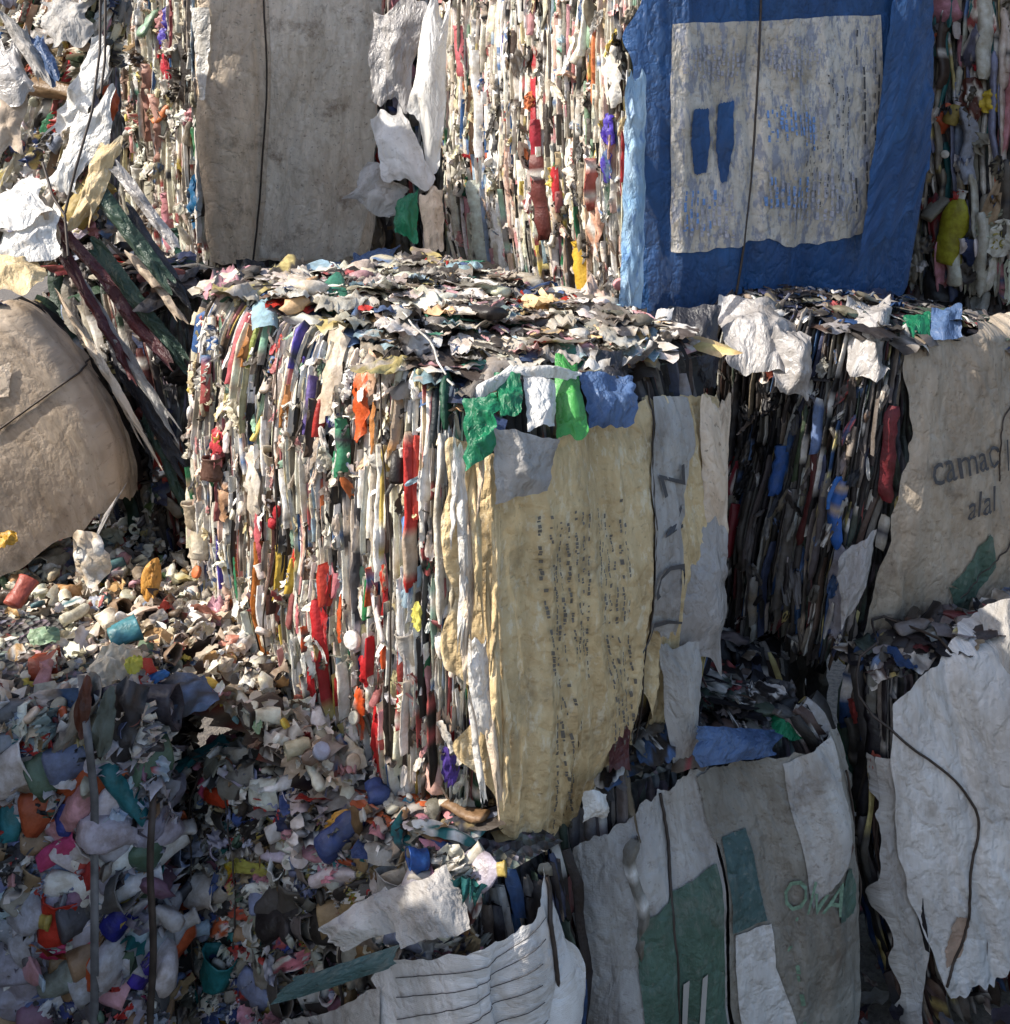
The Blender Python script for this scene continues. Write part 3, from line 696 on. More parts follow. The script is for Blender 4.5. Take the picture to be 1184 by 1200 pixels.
# --- shaded bale right of centre with tan sack
b = Bale('plastic_bale', 'shaded bale right of centre with tan lettered sack and dark layered side', (.921, 2.86), (.376, 3.36), (1.66, 3.22), .82, 1.70, bulge=.03, seed=4.6, tilt=math.radians(8))
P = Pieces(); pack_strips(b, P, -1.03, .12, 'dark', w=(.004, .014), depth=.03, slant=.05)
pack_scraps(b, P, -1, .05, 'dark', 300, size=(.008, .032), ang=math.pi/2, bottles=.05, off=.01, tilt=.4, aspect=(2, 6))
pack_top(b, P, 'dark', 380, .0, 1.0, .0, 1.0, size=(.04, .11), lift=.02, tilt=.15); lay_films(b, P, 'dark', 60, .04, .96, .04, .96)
accents(b, P, [(915, 550, 60, 16, '2A569A', 's'), (962, 500, 60, 14, '6D84B4', 's'), (982, 600, 80, 18, '2C5CA6', 's'), (978, 575, 40, 12, '3C78C8', 's'), (856, 570, 70, 22, '8A1E2C', 'c'), (860, 620, 60, 12, '7E1A28', 's'),
 (1040, 530, 110, 18, '6E2028', 's'), (1047, 600, 40, 14, 'B08A28', 'c'), (1030, 620, 40, 8, 'A8A49C', 's'), (982, 690, 110, 18, '8A8894', 's'), (878, 620, 90, 12, '4A4440', 's'), (902, 420, 60, 26, '7A3A2C', 'c'), (940, 520, 90, 10, '3C4A34', 's'),
 (960, 620, 120, 10, '5A5458', 's'), (925, 640, 140, 12, '5E5A58', 's'), (882, 660, 100, 8, '6E6A6C', 's'), (1000, 700, 90, 12, '8A8484', 's')])
FT = make_fold(8.8, .020, 6, 1.6, .006, .025)
ct = Cloth(b, 'sack_wrap', 'tan', [(1050, 405), (1052, 500), (1048, 560), (1025, 650), (985, 782)], [(1215, 335), (1215, 450), (1210, 560), (1170, 690), (1105, 785)], FT, .035, 90, 90, (.03, .02, .02, .04), botc=[0, .0, -.02, .0])
patch(ct, 'printed_triangle', 'green', [(1146, 618), (1122, 650), (1102, 678)], [(1150, 622), (1152, 655), (1128, 690)])
patch(ct, 'printed_triangle', 'green', [(1100, 680), (1108, 720)], [(1126, 684), (1120, 720)])
text_on(ct, 'cama\u0441', 1118, 538, .115, .22, 'ink', squash=.8); text_on(ct, 'alal', 1134, 584, .10, .22, 'ink', squash=.75); text_on(ct, '|is', 1170, 522, .10, .2, 'ink', squash=.8)
wire(b, [(1142, 375), (1152, 470), (1156, 560)], ct); wire(b, [(1182, 600), (1150, 650), (1110, 690)], ct)
sheet('hanging_sheet', [(985, 650, 2.82), (1030, 620, 2.84), (1010, 700, 2.8), (985, 738, 2.8)], 'greyfilm', b.root, 16, 24, .012, .02, 9.4, 14)
sheet('crumpled_sheet', [(842, 352, 3.1), (935, 356, 3.1), (930, 440, 2.84), (850, 432, 2.86)], 'greyfilm', b.root, 26, 24, .045, .06, 9.9, 7)
sheet('crumpled_sheet', [(905, 380, 2.9), (950, 395, 2.9), (945, 470, 2.84), (905, 455, 2.84)], 'greyfilm', b.root, 20, 24, .045, .06, 10.9, 7)
sheet('dark_sheet', [(782, 362, 2.95), (845, 358, 2.95), (838, 455, 2.86), (790, 460, 2.86)], 'darkfilm', b.root, 22, 24, .02, .03, 11.9, 9)
sheet('crumpled_sheet', [(990, 352, 3.05), (1042, 350, 3.08), (1040, 440, 2.84), (995, 448, 2.84)], 'greyfilm', b.root, 20, 24, .045, .06, 12.9, 7)
sheet('pale_sheet', [(770, 365, 2.9), (790, 362, 2.9), (765, 440, 2.75), (742, 455, 2.75)], 'white', b.root, 14, 24, .012, .02, 13.9, 9)
sheet('green_sheet', [(1058, 372, 3.0), (1090, 368, 3.0), (1092, 405, 2.9), (1060, 402, 2.9)], 'greensheet', b.root, 14, 14, .015, .01, 2.3, 14)
sheet('blue_sheet', [(1090, 362, 3.0), (1126, 358, 3.0), (1130, 395, 2.92), (1094, 400, 2.92)], 'bluefilm', b.root, 14, 14, .015, .01, 2.7, 14)
P.finish(b.root, 100)

# --- tilted beige bale at the left
b = Bale('plastic_bale', 'beige woven wrapped bale tilted on its corner at the left edge, tied with one wire', (-1.08, 2.86), (-2.06, 2.80), (-1.12, 3.14), 1.00, 1.56, B=(-2.0, 3.14), bulge=.05, rnd=.05, r=.05, seed=5.5, tilt=math.radians(-33), lump=.012)
P = Pieces(); pack_strips(b, P, .35, 1.05, 'diag', w=(.01, .03)); pack_strips(b, P, -1.0, -.1, 'diag', .9, 1.04, w=(.01, .03)); pack_top(b, P, 'diag', 240, size=(.03, .09))
FB = make_fold(12.3, .008, 4, 1.6, .0015, .03)
cb = Cloth(b, 'sack_wrap', 'warm', [(-1.15, 1.06), (-1.2, .5), (-1.15, -.06)], [(.5, 1.0), (.62, .5), (.5, -.06)], FB, .03, 110, 70, (.03, .05, .03, .03), sv=True)
wire(b, [(-1.1, .52), (-.5, .50), (.1, .56), (.55, .6)], cb, sv=True, r=.003)
cb2 = Cloth(b, 'patch_flap', 'beige', [(-40, 445), (-40, 465)], [(18, 422), (16, 462)], FB, .036, 14, 14, (0, .01, 0, 0))
sheet('hanging_sheet', [(118, 610, 2.84), (146, 570, 2.86), (100, 655, 2.84), (90, 685, 2.82)], 'greyfilm', b.root, 10, 16, .008, .01, 21.4, 14)
P.finish(b.root, 40)

# ================================================================== UPPER TIER
b = Bale('plastic_bale', 'upper bale wrapped in a blue sack with a large white printed panel', (.364, 3.12), (-.25, 4.3), (1.359, 3.52), 1.72, 3.25, bulge=.05, rnd=.05, r=.09, seed=6.1)
sheet('sunlit_blue_strip', [(734, 85, 3.0), (757, 78, 3.03), (752, 378, 3.0), (724, 372, 2.98)], 'sunlitblue', b.root, 14, 60, .012, .02, 71.2, 9, rag=.12)  # sunlit corner of the blue sack, its brightness painted as a paler sheet
P = Pieces(); pack_strips(b, P, -1.03, .04, 'lit', w=(.004, .013), l=(.04, .24), v0=-.07, v1=.85)
pack_scraps(b, P, -1, 0, 'lit', 260, size=(.014, .05), ang=math.pi/2, bottles=.1, off=.006, tilt=.5, aspect=(1.2, 3), v1=.75)
pack_scraps(b, P, -1, 0, 'lit', 300, size=(.008, .032), ang=math.pi/2, bottles=.05, off=.006, tilt=.35, aspect=(2, 6), v1=.75)
accents(b, P, [(628, 110, 110, 14, 'B8303C', 's'), (634, 170, 60, 8, 'A02C3C', 's'), (718, 150, 40, 18, '4A36B0', 'c'), (716, 195, 40, 16, '4536A8', 'c'), (660, 60, 60, 8, '5AB08A', 's'), (545, 60, 60, 8, 'C86A74', 's'), (655, 215, 40, 10, 'C03038', 's'),
 (640, 230, 100, 18, '6A3430', 's'), (700, 215, 60, 14, 'C06A60', 's'), (703, 270, 90, 26, 'D9A890', 'c'), (690, 320, 80, 18, 'D8B040', 's'), (705, 350, 60, 26, 'DCC8BC', 'c'), (683, 120, 130, 7, '2A2622', 's'), (540, 110, 60, 16, 'D0CDB0', 's'),
 (720, 90, 80, 30, 'E8E4DC', 'c'), (700, 40, 60, 12, '38342E', 's'), (640, 290, 110, 12, '3A2E2A', 's'), (570, 270, 120, 14, 'DDE2D4', 's'), (560, 140, 80, 10, '8A6A50', 's'), (610, 80, 90, 8, '4A3A30', 's'), (527, 150, 60, 8, '4F8A5C', 's')])
FBl = make_fold(15.2, .018, 6, .5, .002, .03)
cbl = Cloth(b, 'sack_wrap', 'blue', [(748, -60), (744, 60), (742, 220), (742, 372)], [(1092, -60), (1092, 60), (1090, 190), (1058, 345)], FBl, .035, 130, 110, (.03, .02, .0, .025), botc=[-.03, -.02, 0, -.02, -.02, .02, .03], pinch=(.37,))
pan = Cloth(b, 'printed_panel', 'panel', [(783, 31), (781, 160), (783, 294)], [(1018, 20), (1022, 130), (1012, 262)], FBl, .039, 90, 80, (.004, .004, .004, .012), botc=[-.0, -.005, 0, .015, -.03, -.03, -.02, .01], pinch=(.37,))
sheet('folded_edge', [(1052, -60, 3.36), (1094, -60, 3.42), (1090, 195, 3.4), (1000, 350, 3.28)], 'blue', b.root, 24, 40, .012, .03, 66.6, 7)
# worn oval print, blocks of faded rows and the framing rule on the panel
rows = []
for i in range(13): rows.append((795+i*5.4, 52+abs(i-6)*2.2, 795+i*5.4, 98-abs(i-6)*1.6))
for i in range(13): rows.append((887+i*5, 42+abs(i-6)*3, 887+i*5, 96-abs(i-6)*3))
print_marks(pan, rows, 'greyink', RD, wpx=3.4, lpx=(2, 8), dens=.8, name='faded_print')
print_marks(pan, [(798+i*6.5, 222+RD.uniform(0, 9), 798+i*6.5, 275) for i in range(9)]+[(925+i*6, 115, 925+i*6, 165) for i in range(5)]+[(890+i*6.5, 195+RD.uniform(0, 20), 890+i*6.5, 255) for i in range(16)], 'greyink', RD, wpx=3.6, lpx=(2, 12), dens=.68, name='faded_print')
print_marks(pan, [(890+i*4.6, 122+RD.uniform(0, 16), 890+i*4.6, 168+RD.uniform(-12, 8)) for i in range(12)]+[(885+i*6, 205, 885+i*6, 240) for i in range(9)]+[(798+i*7, 222, 798+i*7, 268) for i in range(6)], 'blueink', RD, wpx=3.6, lpx=(3, 14), dens=.72, name='faded_print')
print_marks(pan, [(992, 38, 992, 78), (1001, 80, 1001, 255), (1012, 60, 1012, 165), (1016, 75, 1016, 130), (990, 190, 990, 245)], 'ink', RD, wpx=2.6, lpx=(8, 26), dens=.8, name='border_rule')
print_marks(pan, [(958+i*6, 90, 958+i*6, 235) for i in range(5)]+[(930+i*5, 170, 930+i*5, 240) for i in range(5)], 'ink', RD, wpx=1.6, lpx=(2, 6), dens=.35, name='faded_print')
patch(pan, 'printed_blob', 'blue', [(806, 128), (801, 165), (808, 204)], [(822, 128), (825, 165), (823, 202)], .006, 20, 30, (.006, .006, .006, .006))
patch(pan, 'printed_blob', 'blue', [(835, 122), (832, 170), (840, 214)], [(852, 120), (853, 170), (846, 212)], .006, 20, 30, (.006, .006, .006, .006))
wire(b, [(881, -30), (881, 100), (874, 220), (850, 342)], cbl, r=.0035)
P.finish(b.root, 90)

b = Bale('plastic_bale', 'upper bale wrapped in a stained beige sack with a single wire down its middle', (-1.206, 4.35), (-1.84, 5.0), (-.56, 4.6), 1.69, 3.25, bulge=.05, rnd=.07, seed=7.7)
P = Pieces(); pack_strips(b, P, -1.05, .05, 'lit', w=(.006, .02), l=(.08, .35), v0=-.1, v1=.75, depth=.03)
pack_scraps(b, P, -1, .0, 'lit', 200, size=(.03, .08), ang=math.pi/2, off=.01, tilt=.4, v1=.7)
accents(b, P, [(200, 20, 30, 18, '3A2E9A', 'c'), (196, 45, 26, 14, '4A3AA8', 'c'), (222, 70, 130, 30, '241A18', 'c'), (200, 80, 50, 14, 'B8283C', 'c'), (138, 25, 50, 16, 'D8CC84', 'c'), (162, 130, 90, 12, '4E7A68', 's'), (235, 165, 50, 18, '4E9068', 'c'), (232, 235, 60, 20, '24689A', 'c'), (205, 260, 70, 12, 'C88A98', 's'), (220, 290, 50, 14, '1F4A44', 's'), (190, 150, 80, 14, 'C89A8C', 's'), (178, 120, 90, 12, 'B88A7C', 's')])
FU = make_fold(17.7, .022, 5, .6, .004, .03)
cu_ = Cloth(b, 'sack_wrap', 'beige', [(240, -60), (238, 60), (240, 180), (250, 305)], [(438, -60), (434, 80), (432, 200), (420, 312)], FU, .035, 90, 90, (.02, .02, 0, .03), pinch=(.2,))
patch(cu_, 'pale_panel', 'palebeige', [(313, -50), (313, 120), (308, 230), (300, 300)], [(436, -50), (432, 80), (430, 200), (412, 300)], .004, 50, 60, (.0, .01, 0, .02))
wire(b, [(308, -30), (308, 120), (302, 230), (293, 306)], cu_, r=.0038)
Cloth(b, 'pale_edge', 'film', [(232, 10), (236, 60), (242, 118)], [(248, 10), (250, 60), (250, 118)], FU, .045, 8, 24, (.01, .01, 0, .01))
sheet('dark_knot', [(278, 306, 4.2), (312, 306, 4.2), (310, 330, 4.15), (280, 330, 4.15)], 'darkfilm', b.root, 12, 12, .03, .03, 3.3, 16)
P.finish(b.root, 70)

b = Bale('plastic_bale', 'upper left bale bursting with slanting white sheets tied by curved wires', (-1.26, 3.40), (-1.86, 3.9), (-1.38, 3.95), 1.80, 3.1, B=(-1.95, 4.2), bulge=.03, seed=8.3)
P = Pieces(); pack_strips(b, P, -1.05, .1, 'lit', w=(.008, .03), slant=.55, l=(.08, .4), depth=.04)
pack_scraps(b, P, -1, .1, 'shade2', 260, size=(.03, .1), bottles=.08, off=.02, tilt=.5, ang=1.0)
for i, (c4, m) in enumerate([
 ([(110, 45, 3.3), (132, 70, 3.25), (95, 150, 3.2), (52, 165, 3.25)], 'film'), ([(95, 130, 3.2), (140, 100, 3.22), (120, 200, 3.15), (60, 210, 3.18)], 'film'),
 ([(70, 185, 3.2), (120, 150, 3.2), (90, 235, 3.12), (48, 225, 3.15)], 'film'), ([(120, 165, 3.15), (146, 172, 3.15), (105, 262, 3.05), (78, 268, 3.05)], 'yellow'),
 ([(0, 20, 3.3), (30, 30, 3.3), (60, 95, 3.2), (48, 100, 3.2)], 'greyw'), ([(0, 50, 3.3), (22, 55, 3.3), (46, 110, 3.2), (0, 120, 3.2)], 'greyfilm'), ([(-20, 90, 3.25), (30, 100, 3.25), (26, 180, 3.15), (-20, 190, 3.15)], 'warm'),
 ([(34, 40, 3.3), (52, 42, 3.3), (72, 90, 3.2), (60, 100, 3.2)], 'bluefilm'), ([(50, 0, 3.4), (110, -10, 3.4), (105, 40, 3.3), (60, 55, 3.3)], 'greyw'),
 ([(-10, 235, 3.1), (40, 200, 3.15), (60, 245, 3.0), (0, 275, 2.95)], 'film'), ([(0, 270, 3.0), (65, 240, 3.05), (72, 300, 2.95), (0, 318, 2.9)], 'film'), ([(-10, 300, 2.95), (45, 296, 2.95), (50, 335, 2.85), (-10, 345, 2.8)], 'yellow'),
 ([(45, 225, 3.1), (72, 262, 3.05), (70, 300, 3.0), (48, 290, 3.0)], 'warm')]):
    sheet('slanting_sheet', c4, m, b.root, 22, 26, .018, .02, 30+i*2.7, 12, rag=.25)
accents(b, P, [(20, 318, 50, 26, 'D07A40', 'c', .3), (60, 150, 50, 18, '2F6A4A', 'c', .9)])
for q in ([(118, -20, 3.1), (117, 60, 3.08), (108, 130, 3.0), (88, 200, 2.97), (76, 250, 2.95)], [(50, 190, 3.05), (62, 230, 2.98), (76, 252, 2.95), (80, 300, 2.9)], [(124, -20, 3.12), (123, 70, 3.1), (118, 110, 3.05)]):
    tube([at(*k) for k in q], .004, 'baling_wire', 'wire', b.root)
P.finish(b.root, 60)

b = Bale('plastic_bale', 'upper right bale of tightly layered film at the right edge, partly sunlit', (1.97, 3.75), (1.2, 4.18), (2.5, 4.4), 1.70, 3.25, seed=9.1)
P = Pieces(); pack_strips(b, P, -1.05, .1, 'shade2', w=(.01, .03), depth=.04)
pack_scraps(b, P, -1, .05, 'shade2', 160, size=(.03, .09), ang=1.3, bottles=.08, off=.02, tilt=.4)
accents(b, P, [(1149, 70, 36, 20, 'C83038', 'c'), (1162, 118, 30, 24, 'D8C040', 'c'), (1150, 50, 60, 20, 'DCD6CC', 'c'), (1150, 20, 60, 30, 'E0DAD0', 'c'), (1120, 265, 90, 30, 'A8A430', 'b', 1.35), (1140, 115, 50, 24, '5A2A1C', 'c'), (1098, 260, 70, 18, '7A1E24', 'c'), (1135, 170, 90, 18, '9AA0B0', 's'), (1165, 240, 110, 22, 'B09A80', 'c', 1.2), (1105, 60, 90, 14, '4A3C36', 's')])
P.finish(b.root, 60)

# --- far rear bale closing the gap, and supports
b = Bale('plastic_bale', 'distant bale glimpsed in the gap between the beige and the blue wrapped bales', (-.35, 5.15), (-1.15, 5.7), (.5, 5.5), 1.7, 3.3, seed=10.4)
P = Pieces(); pack_strips(b, P, -1, 1, 'shade2', w=(.02, .05), depth=.04); P.finish(b.root, 30)
for nm, lab, C, L, R_, z0, z1, sd in (
 ('plastic_bale', 'hidden supporting bale under the right edge upper bale', (1.97, 3.8), (1.3, 4.2), (2.5, 4.4), .85, 1.69, 11.2),
 ('plastic_bale', 'dark low bale in the gap between the green printed sack and the bulging white sack', (.66, 2.98), (.2, 3.42), (.93, 3.22), 0, .80, 12.2),
):
    b = Bale(nm, lab, C, L, R_, z0, z1, seed=sd)
    P = Pieces(); pack_strips(b, P, -1, 1, 'dark', w=(.02, .05), depth=.04); pack_top(b, P, 'dark', 260, size=(.04, .12)); P.finish(b.root, 20)

# ================================================================== LOWER TIER
# --- left ground bale, shaded face full of loose-looking scraps
b = Bale('plastic_bale', 'bottom left bale with grey strap over a face of mixed coloured scraps', (-.72, 2.2), (-1.75, 2.26), (-.88, 2.95), 0, 1.03, B=(-1.9, 2.95), bulge=.015, rnd=.03, seed=13.1)
ba = b; P = Pieces()
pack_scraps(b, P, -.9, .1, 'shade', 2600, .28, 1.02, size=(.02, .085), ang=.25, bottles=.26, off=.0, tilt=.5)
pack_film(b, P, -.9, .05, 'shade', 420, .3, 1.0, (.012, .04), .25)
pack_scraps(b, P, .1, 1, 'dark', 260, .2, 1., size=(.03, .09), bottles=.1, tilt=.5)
accents(b, P, [(75, 1060, 50, 44, 'C03A2A', 't', 1.4), (88, 1045, 46, 12, 'B43A30', 's'), (90, 1094, 150, 24, 'D8457A', 'c', .02), (60, 1100, 70, 24, 'CF3D72', 'b', .1), (140, 1065, 36, 36, '2A2F8E', 't', .8), (140, 1188, 70, 40, 'CC3F3C', 'c', .1), (28, 1003, 30, 22, 'A83038', 'c', .3),
 (60, 945, 60, 22, '46529A', 'c', .1), (85, 948, 36, 22, '4A58A8', 't'), (135, 935, 50, 30, '4A64B0', 'c', .6), (140, 1020, 60, 40, '6C8CB4', 'c', .1), (70, 1020, 90, 36, '8496B8', 'c', .2), (135, 1045, 60, 30, 'D2D4DC', 'c', .3), (20, 1130, 70, 60, 'B9BECC', 'c', .2), (165, 1125, 40, 24, '4636A0', 't', .9), (60, 875, 60, 14, '8FA0AC', 'c', -.6),
 (25, 880, 60, 24, '3E4A6A', 'c', .3), (80, 880, 50, 30, '3C6A5A', 'c', .8), (85, 965, 50, 26, 'A39C8C', 'c', 0), (40, 1165, 90, 30, '5A6A9A', 'c', .5), (80, 1135, 50, 34, '9AA4A0', 't', .4), (20, 1040, 50, 40, 'C4C8D4', 'c', .4), (10, 940, 30, 40, '8A4A30', 'c', .4), (120, 1110, 60, 26, '8C7AB4', 'c', .3), (60, 1175, 50, 20, 'C9CDD8', 'c', .7)])
P.finish(b.root, 100)
ribbon([at(lerp(95, 111, min(1, i/6)), lerp(792, 1260, i/20), 2.125+.13*max(0, 1-i/3)-.015*math.sin(i*.6)) for i in range(21)], .016, 'strap', 'strap', b.root)
ribbon([at(178+2*math.sin(i*.8), lerp(870, 1260, i/16), 2.13+.12*max(0, 1-i/4)) for i in range(17)], .014, 'strap', 'wire', b.root)

# --- bottom centre bale with white ruled sack
b = Bale('plastic_bale', 'bottom centre bale of coloured scraps under a white sack with fine ruled lines', (-.06, 1.98), (-.69, 2.38), (.14, 2.15), 0, .84, B=(-.45, 2.72), bulge=.02, rnd=.06, r=.09, seed=14.2)
bb = b; P = Pieces()
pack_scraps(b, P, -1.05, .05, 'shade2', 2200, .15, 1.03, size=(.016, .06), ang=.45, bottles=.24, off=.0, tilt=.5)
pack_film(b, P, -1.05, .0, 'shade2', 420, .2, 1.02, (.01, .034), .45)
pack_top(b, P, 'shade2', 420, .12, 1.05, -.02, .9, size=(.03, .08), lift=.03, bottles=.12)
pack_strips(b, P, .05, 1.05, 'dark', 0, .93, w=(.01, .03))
accents(b, P, [(400, 925, 40, 26, 'D0582E', 'c', .2), (405, 965, 46, 26, 'D09A3C', 'c', .4), (270, 930, 50, 20, 'C8482A', 'b', .2), (200, 915, 26, 20, 'D05878', 'c'), (285, 1060, 70, 24, 'C4604A', 'c', .25), (265, 1080, 50, 26, 'C8643C', 'c', .7), (345, 1040, 70, 40, '8A7458', 'c', .3), (300, 1010, 90, 16, 'B8B45A', 'c', .15), (275, 1012, 40, 24, 'C4A428', 'c', .8),
 (340, 1095, 40, 30, '2A4694', 'c', .2), (300, 1100, 60, 34, 'B4B2AA', 'c', .5), (265, 1125, 40, 36, '2C7C80', 't', 1.2), (240, 1160, 60, 26, '1F7C7C', 'c', .2), (258, 1182, 30, 40, 'D8A22C', 'c', 1.3), (300, 1160, 60, 30, 'B84440', 'c', .7), (350, 1120, 90, 18, 'C87884', 'c', .6), (215, 985, 60, 34, 'B4BCD4', 'c', .5), (178, 985, 30, 30, 'B0BCD8', 't', .6), (230, 1040, 70, 40, '5C4654', 'c', .2),
 (310, 850, 80, 26, 'A3A0A8', 'c', -.6), (228, 842, 30, 18, '6FB8B4', 'c', .4), (345, 960, 60, 30, '2E3452', 'c', .3), (490, 1025, 24, 28, '2C5AA8', 't', 1.2), (440, 1050, 24, 16, 'C43434', 'c'), (460, 1045, 40, 14, 'A49A30', 'c', .1), (470, 1030, 30, 34, 'C8C8C8', 't', 1.4), (420, 1040, 24, 24, '8C8A34', 'c'), (250, 870, 90, 18, 'A8A298', 'c', .5), (260, 895, 60, 18, '6E4632', 'c', .4), (550, 1060, 60, 30, '6C4440', 'c', 1.2), (375, 885, 40, 22, 'B8A8C0', 'c', .3)])
FW = make_fold(21.2, .008, 9, 2.0, .002, .01)
cw = Cloth(b, 'sack_wrap', 'white', [(468, 1108), (462, 1150), (455, 1260)], [(606, 1008), (640, 1090), (690, 1260)], FW, .072, 80, 70, (.02, .02, .015, 0), topc=[.0, .03, .03, .0, -.01, .0], pinch=(.04,))
lines = []
for i in range(6):
    y = 1115+i*22
    lines.append([(498, y+6), (550, y-14), (600, y-46)])
for L in lines: wire(b, L, cw, r=.0008, mat='ink', n=24, name='printed_rule')
sheet('white_sheet', [(372, 1090, 1.98), (450, 1040, 2.0), (480, 1085, 1.95), (400, 1115, 1.95)], 'greyw', b.root, 24, 20, .015, .02, 40.2, 10)
sheet('white_sheet', [(440, 1050, 1.98), (525, 1015, 2.0), (556, 1090, 1.93), (470, 1110, 1.92)], 'greyw', b.root, 24, 20, .016, .03, 41.2, 9)
sheet('green_band', [(345, 1145, 1.95), (468, 1108, 1.93), (462, 1134, 1.92), (318, 1178, 1.94)], 'teal', b.root, 30, 12, .006, .01, 43.2, 9)
c2 = Cloth(b, 'lettered_flap', 'greyw', [(330, 1172), (300, 1195), (290, 1260)], [(478, 1130), (478, 1165), (474, 1260)], FW, .08, 40, 30, (.01, 0, .01, 0))
text_on(c2, 'KA\u041e\u0422', 425, 1170, .045, .2, 'ink')
wire(b, [(604, 1020), (605, 1100), (603, 1240)], cw, r=.0045)
wire(b, [(420, 1070), (422, 1150), (422, 1240)], off=.055, r=.0035)
wire(b, [(197, 880), (200, 1000), (190, 1240)], off=.04, r=.003); wire(b, [(292, 900), (290, 1000), (288, 1100)], off=.035, r=.002); wire(b, [(240, 930), (246, 1060), (250, 1180)], off=.035, r=.002)
P.finish(b.root, 100)

# --- shaded grey and green sack bale
b = Bale('plastic_bale', 'lower bale wrapped in grey sacks printed with large green shapes', (.205, 2.34), (-.28, 2.78), (.82, 2.62), 0, .81, B=(.38, 3.08), bulge=.07, rnd=.08, r=.1, seed=15.4, tilt=math.radians(-3))
P = Pieces(); pack_strips(b, P, -.6, .15, 'dark', w=(.01, .03)); pack_strips(b, P, .85, 1.5, 'dark', w=(.01, .03)); pack_top(b, P, 'dark', 420, .04, 1., .04, 1.0, size=(.04, .10), tilt=.12, lift=.01); lay_films(b, P, 'dark', 50, .05, .95, .08, .95)
pack_scraps(b, P, .9, 1.4, 'dark', 120, size=(.02, .06), ang=1.4)
FG = make_fold(23.2, .026, 6, .9, .005, .025)
ca = Cloth(b, 'sack_wrap', 'greyw', [(676, 985), (688, 1060), (694, 1130), (704, 1260)], [(826, 905), (836, 1000), (840, 1100), (845, 1260)], FG, .03, 80, 80, (.012, .0, .015, 0), topc=[.0, .02, .03, .03, .015], pinch=(.17,))
cbq = Cloth(b, 'sack_wrap', 'olive', [(808, 905), (838, 1000), (843, 1100), (848, 1260)], [(968, 855), (1000, 960), (1010, 1060), (1010, 1260)], FG, .036, 80, 80, (.006, .012, .012, 0))
patch(ca, 'printed_shape', 'green', [(738, 1072), (742, 1120), (752, 1260)], [(832, 1006), (836, 1100), (842, 1260)], rag=(.003, 0, .003, 0))
patch(cbq, 'printed_shape', 'teal', [(838, 974), (842, 1020), (846, 1078)], [(862, 964), (874, 1015), (886, 1068)])
patch(cbq, 'white_label', 'white', [(850, 1080), (852, 1120), (856, 1260)], [(890, 1072), (896, 1120), (902, 1260)])
patch(cbq, 'pale_panel', 'greyw', [(902, 885), (915, 950), (935, 1048)], [(958, 862), (972, 930), (978, 985)], .003)
patch(cbq, 'printed_shape', 'green', [(972, 1003), (962, 1040), (962, 1064)], [(978, 1004), (984, 1030), (982, 1058)])
text_on(cbq, 'OlvA', 935, 1035, .115, -.35, 'greenink', squash=.62)
print_marks(cbq, [(905, 1110, 915, 1060), (915, 1112, 920, 1190), (905, 1130, 903, 1190)], 'greenink', RD, wpx=4, lpx=(6, 20))
text_on(ca, 'll', 800, 1165, .17, 0, 'greyw', name='printed_numeral')
wire(b, [(766, 925), (775, 985), (778, 1060), (780, 1240)], ca, r=.0035); wire(b, [(972, 900), (1000, 1000), (1005, 1100)], off=.04, r=.003)
sheet('blue_sheet', [(812, 850, 2.4), (915, 855, 2.6), (905, 885, 2.5), (815, 900, 2.36)], 'bluefilm', b.root, 24, 16, .015, .02, 50.1, 12)
sheet('dark_sheet', [(700, 930, 2.52), (800, 860, 2.6), (800, 915, 2.5), (706, 965, 2.44)], 'darkfilm', b.root, 24, 14, .015, .01, 51.1, 12)
sheet('green_sheet', [(880, 838, 2.62), (960, 830, 2.68), (955, 862, 2.6), (890, 870, 2.56)], 'greensheet', b.root, 20, 12, .02, .01, 52.1, 12)
P.finish(b.root, 80)
# brown hanging sheet in the slot between the two lower bales
sheet('brown_sheet', [(640, 1012, 2.45), (684, 1010, 2.45), (686, 1125, 2.4), (655, 1120, 2.4)], cloth_material('brown_film', (.22, .16, .10), (.13, .09, .06), .4, .4, False), b.root, 18, 26, .015, .02, 53.1, 12)

# --- white sack bale bottom right
b = Bale('plastic_bale', 'lower right bale in a bulging white sack with a bowed wire', (.95, 2.70), (.945, 2.86), (1.62, 2.80), .06, .93, B=(1.6, 2.95), bulge=.10, rnd=.08, r=.08, seed=16.6, tilt=math.radians(-7))
P = Pieces(); pack_strips(b, P, -1.1, .1, 'dark', w=(.006, .02), depth=.03); pack_strips(b, P, .0, 1., 'mud', 0, .2, w=(.008, .03)); pack_top(b, P, 'dark', 240, .12, 1.0, .03, 1.0, size=(.04, .11), lift=.01)
accents(b, P, [(1030, 900, 40, 18, '9A4A3C', 'c'), (1008, 830, 30, 14, '8A3A38', 'c'), (1000, 900, 90, 12, '2E5A48', 's')])
bl = b
FL = make_fold(26.2, .018, 5, 1.4, .006, .035)
cl = Cloth(b, 'sack_wrap', 'white', [(1040, 812), (1042, 950), (1065, 1060), (1104, 1150)], [(1260, 765), (1262, 900), (1250, 1020), (1235, 1090)], FL, .03, 100, 90, (.012, .0, .02, .03), topc=[0, .03, .02, .02, .02], botc=[0, -.02, 0, .02], pinch=(.21,))
Cloth(b, 'folded_flap', 'greyw', [(1026, 880), (1032, 960), (1034, 1060), (1034, 1230)], [(1042, 880), (1075, 1000), (1088, 1080), (1085, 1230)], FL, .02, 30, 60, (.01, .01, 0, 0))
patch(cl, 'rust_stain', cloth_material('rust_print', (.34, .22, .16), (.42, .33, .26), .3), [(1108, 1060), (1098, 1095), (1098, 1120)], [(1122, 1058), (1118, 1090), (1110, 1112)], .003, 12, 16, (.008, .008, .004, .004))
